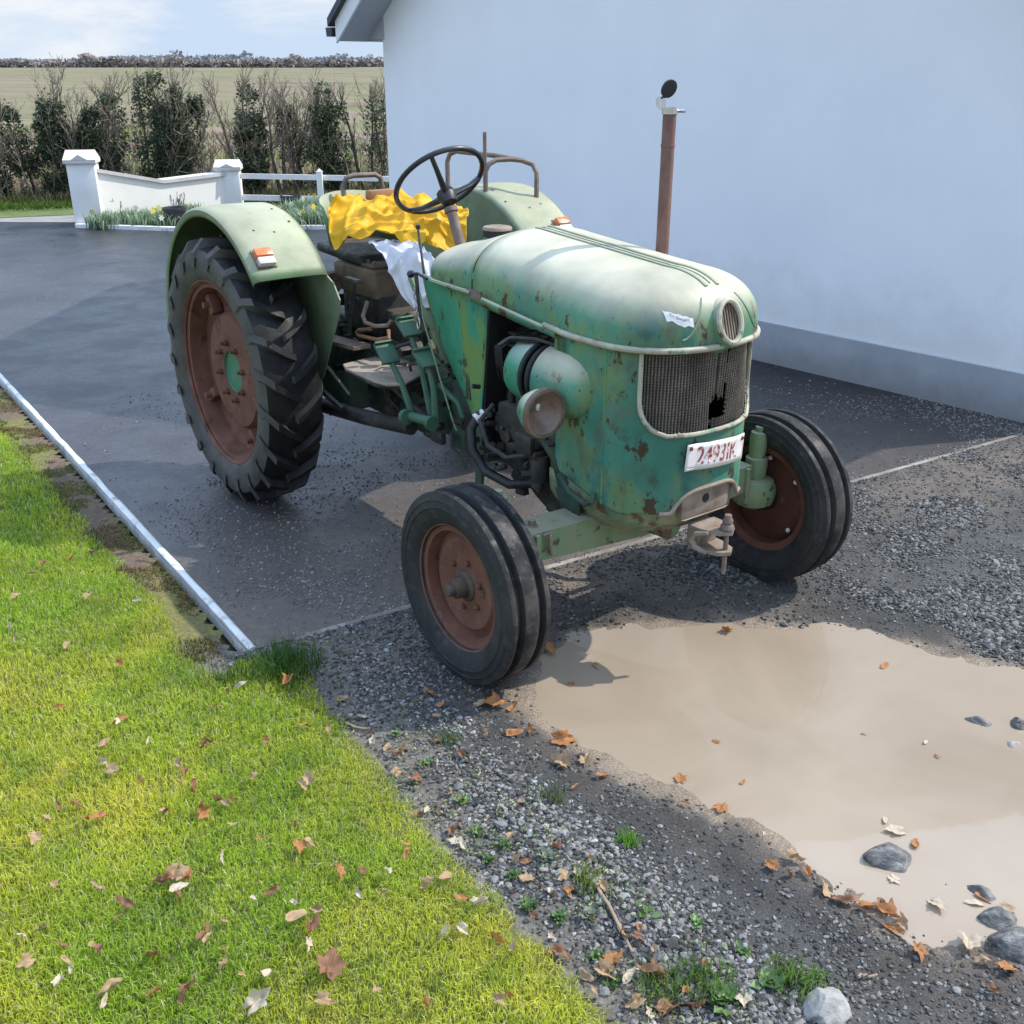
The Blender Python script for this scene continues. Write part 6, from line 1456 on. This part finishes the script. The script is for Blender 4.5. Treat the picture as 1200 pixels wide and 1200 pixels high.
# ================================================================== THINGS LYING ON THE TRACTOR
TM = Matrix.Translation(TR.location) @ Matrix.Rotation(R(-53), 4, 'Z')
def bicubic(ctrl, nu, nv, folds, amp):
    """smooth surface through a net of control points, with creases pushed along z and sideways"""
    m, n = len(ctrl), len(ctrl[0])
    def cr(p0, p1, p2, p3, t): return .5 * ((2 * p1) + (p2 - p0) * t + (2 * p0 - 5 * p1 + 4 * p2 - p3) * t * t + (3 * p1 - p0 - 3 * p2 + p3) * t ** 3)
    def ev(L, t):
        k = min(int(t * (len(L) - 1)), len(L) - 2); f = t * (len(L) - 1) - k
        g = lambda i: L[min(max(i, 0), len(L) - 1)]
        return cr(g(k - 1), g(k), g(k + 1), g(k + 2), f)
    C_ = [[Vector(p) for p in r] for r in ctrl]; out = []
    for i in range(nu):
        u = i / (nu - 1); row = []
        cu = [ev([C_[a][b] for a in range(m)], u) for b in range(n)]
        for j in range(nv): row.append(ev(cu, j / (nv - 1)))
        out.append(row)
    res = []
    for i in range(nu):
        row = []
        for j in range(nv):
            p = out[i][j]; a = out[min(i + 1, nu - 1)][j] - out[max(i - 1, 0)][j]; b = out[i][min(j + 1, nv - 1)] - out[i][max(j - 1, 0)]
            nn_ = a.cross(b); nn_ = nn_.normalized() if nn_.length > 1e-9 else Vector((0, 0, 1))
            row.append(p + nn_ * folds(i / (nu - 1), j / (nv - 1), p) * amp)
        res.append(row)
    return res
def ridged(p, sx, sy, sz, off):
    n = mnoise.noise(Vector((p.x * sx + off, p.y * sy, p.z * sz))); return 1 - 2 * abs(n)
# yellow oilskin over the seat: rows run from rear to front, columns from the near (right) side to the far side
jac = [[(.17, -.22, 1.35), (.13, -.14, 1.395), (.10, 0, 1.385), (.12, .15, 1.385), (.18, .30, 1.355)],
       [(.29, -.245, 1.20), (.26, -.16, 1.335), (.26, .0, 1.36), (.28, .16, 1.38), (.32, .30, 1.355)],
       [(.43, -.22, 1.262), (.41, -.15, 1.31), (.42, .0, 1.335), (.46, .17, 1.365), (.50, .30, 1.355)],
       [(.55, -.16, 1.283), (.55, -.11, 1.295), (.57, .0, 1.31), (.61, .13, 1.34), (.65, .26, 1.355)],
       [(.60, -.11, 1.280), (.63, -.07, 1.275), (.66, .0, 1.275), (.69, .10, 1.295), (.72, .20, 1.33)],
       [(.66, -.05, 1.25), (.69, -.02, 1.235), (.71, .03, 1.225), (.74, .09, 1.215), (.77, .16, 1.245)]]
def jf(u, v, p):
    q = Vector((p.x * .75 + p.y * .65, p.y * .75 - p.x * .65, p.z)); e1 = ridged(q, 3.2, 10.0, 3.0, 3.0); e2 = ridged(q, 11, 4, 6, 11.0); e3 = mnoise.noise(Vector((p.x * 22, p.y * 22, p.z * 20)))
    return .75 * e1 ** 3 * (1 if e1 > 0 else 0) + .5 * (e2 ** 3 if e2 > 0 else 0) + .16 * e3 + .22 * max(0, 1 - 4 * abs(mnoise.noise(Vector((q.x * 7, q.y * 19, q.z * 8 + 4))))) + .25 * math.sin(p.x * 31 + p.y * 17)
g = bicubic(jac, 110, 110, jf, .038)
TJ = TM @ Matrix.Translation((.0, 0, .0))
mb = MB().grid([[TJ @ p for p in r] for r in g])
jo = mb.build('oilskin_jacket', MT['yellow'], None, smooth=60, solid=.004); tag(jo, 'crumpled yellow oilskin jacket thrown over the tractor seat', 'jacket')
rag = [[(.40, -.14, 1.245), (.52, -.10, 1.262), (.66, -.05, 1.265)], [(.52, -.19, 1.245), (.64, -.14, 1.255), (.78, -.08, 1.25)], [(.70, -.23, 1.225), (.80, -.17, 1.235), (.92, -.11, 1.225)],
       [(.78, -.235, 1.15), (.88, -.19, 1.165), (.99, -.14, 1.16)], [(.84, -.235, 1.09), (.93, -.20, 1.10), (1.02, -.16, 1.105)], [(.93, -.225, 1.04), (.98, -.20, 1.05), (1.05, -.17, 1.065)]]
def rf(u, v, p):
    e1 = ridged(p, 9, 13, 5, 5.0); return .9 * (e1 ** 3 if e1 > 0 else 0) + .3 * math.sin(v * 19 + u * 4) + .1 * mnoise.noise(p * 30)
TG = TM @ Matrix.Translation((.02, -.005, -.005))
mb = MB().grid([[TG @ p for p in r] for r in bicubic(rag, 60, 44, rf, .022)])
tag(mb.build('cotton_rag', MT['rag'], None, smooth=60, solid=.005), 'pale grey cotton cloth hanging from the seat below the yellow jacket', 'cloth')
# chain and ring hanging by the cowl
ch = empty('key_chain', TM @ Vector((1.10, -.325, 1.15)), R(-53)); tag(ch, 'small steel chain with a round ring hanging beside the green side cowl', 'chain')
mb = MB()
for k in range(6):
    c = Vector((.004 * k, 0, -.017 * k)); ax_ = k % 2
    mb.tube([c + Vector(((.0 if ax_ else .005) * math.cos(t), (.005 if ax_ else .0) * math.cos(t), .010 * math.sin(t))) for t in np.linspace(0, 6.283, 11)[:-1]], .0018, 5, closed=True)
mb.build('chain_links', MT['chrome'], ch)
MB().tube([Vector((.026 + .019 * math.cos(t), -.006 * math.cos(t), -.128 + .024 * math.sin(t))) for t in np.linspace(0, 6.283, 25)[:-1]], .0035, 7, closed=True).build('ring', MT['chrome'], ch)
# ================================================================== LIGHT, SKY, CAMERA
w = bpy.data.worlds.new('World'); sc.world = w; w.use_nodes = True
nt = w.node_tree; bg = nt.nodes['Background']; L = nt.links
sky = _n(nt, 'ShaderNodeTexSky'); sky.sky_type = 'NISHITA'; sky.sun_disc = False
sky.sun_elevation = SUN_EL; sky.sun_rotation = math.atan2(SUN_AZ.x, SUN_AZ.y); sky.air_density = 1.0; sky.dust_density = 1.0; sky.ozone_density = 1.0
tc = _n(nt, 'ShaderNodeTexCoord'); v = tc.outputs['Generated']
mp = _scale_vec(nt, v, (1.0, 1.0, 2.6))
cl = _noise(nt, mp, 2.3, 9, .58, .35)
f = _ramp(nt, cl, [(.36, 0.0), (.58, 1.0)])
sp = _n(nt, 'ShaderNodeSeparateXYZ'); L.new(v, sp.inputs[0])
hz = _ramp(nt, sp.outputs[2], [(.0, .92), (.12, .75), (.4, .0)])
hz = _math(nt, 'MULTIPLY', hz, _ramp(nt, _noise(nt, _scale_vec(nt, v, (1, 1, 5)), 5.5, 8, .6, .5), [(.38, .62), (.55, 1.0)]))
f = _math(nt, 'MAXIMUM', _math(nt, 'MULTIPLY', f, .85), hz)
ccol = _ramp(nt, sp.outputs[2], [(.02, (.78, .86, .96)), (.09, (.74, .85, .99)), (.45, (1.55, 2.05, 2.9)), (1.0, (1.75, 2.3, 3.15))])
mu = _n(nt, 'ShaderNodeVectorMath', operation='SCALE'); L.new(ccol, mu.inputs[0]); mu.inputs['Scale'].default_value = 1 / .15
c = _mix(nt, f, sky.outputs[0], mu.outputs[0])
hc = _ramp(nt, _noise(nt, _scale_vec(nt, v, (1, 1, 4)), 4.5, 9, .6, .4), [(.40, (.60, .74, .93)), (.60, (.88, .92, .97))])
mu2 = _n(nt, 'ShaderNodeVectorMath', operation='SCALE'); L.new(hc, mu2.inputs[0]); mu2.inputs['Scale'].default_value = 1 / .15
c = _mix(nt, _ramp(nt, sp.outputs[2], [(.0, 1.0), (.10, 1.0), (.30, .0)]), c, mu2.outputs[0])
L.new(c, bg.inputs['Color']); bg.inputs['Strength'].default_value = .15
su = bpy.data.lights.new('sun', 'SUN'); su.energy = 5.0; su.angle = R(.53); su.color = (1.0, .94, .84)
so = bpy.data.objects.new('sun', su); COL.objects.link(so); so.rotation_euler = SUN.to_track_quat('Z', 'Y').to_euler(); so.location = SUN * 30
cam = bpy.data.cameras.new('camera'); cam.sensor_width = 36; cam.sensor_fit = 'HORIZONTAL'; cam.lens = 36 * CAM_F / 1200; cam.clip_end = 5000; cam.clip_start = .05
co = bpy.data.objects.new('camera', cam); COL.objects.link(co); co.location = (0, 0, CAM_H); co.rotation_euler = (math.pi / 2 - CAM_P, 0, 0)
sc.camera = co
sc.view_settings.view_transform = 'Standard'; sc.view_settings.look = 'None'; sc.view_settings.exposure = 0; sc.view_settings.gamma = 1
sc.cycles.use_denoising = True; sc.cycles.max_bounces = 8; sc.cycles.sample_clamp_indirect = 6
sc.render.film_transparent = False
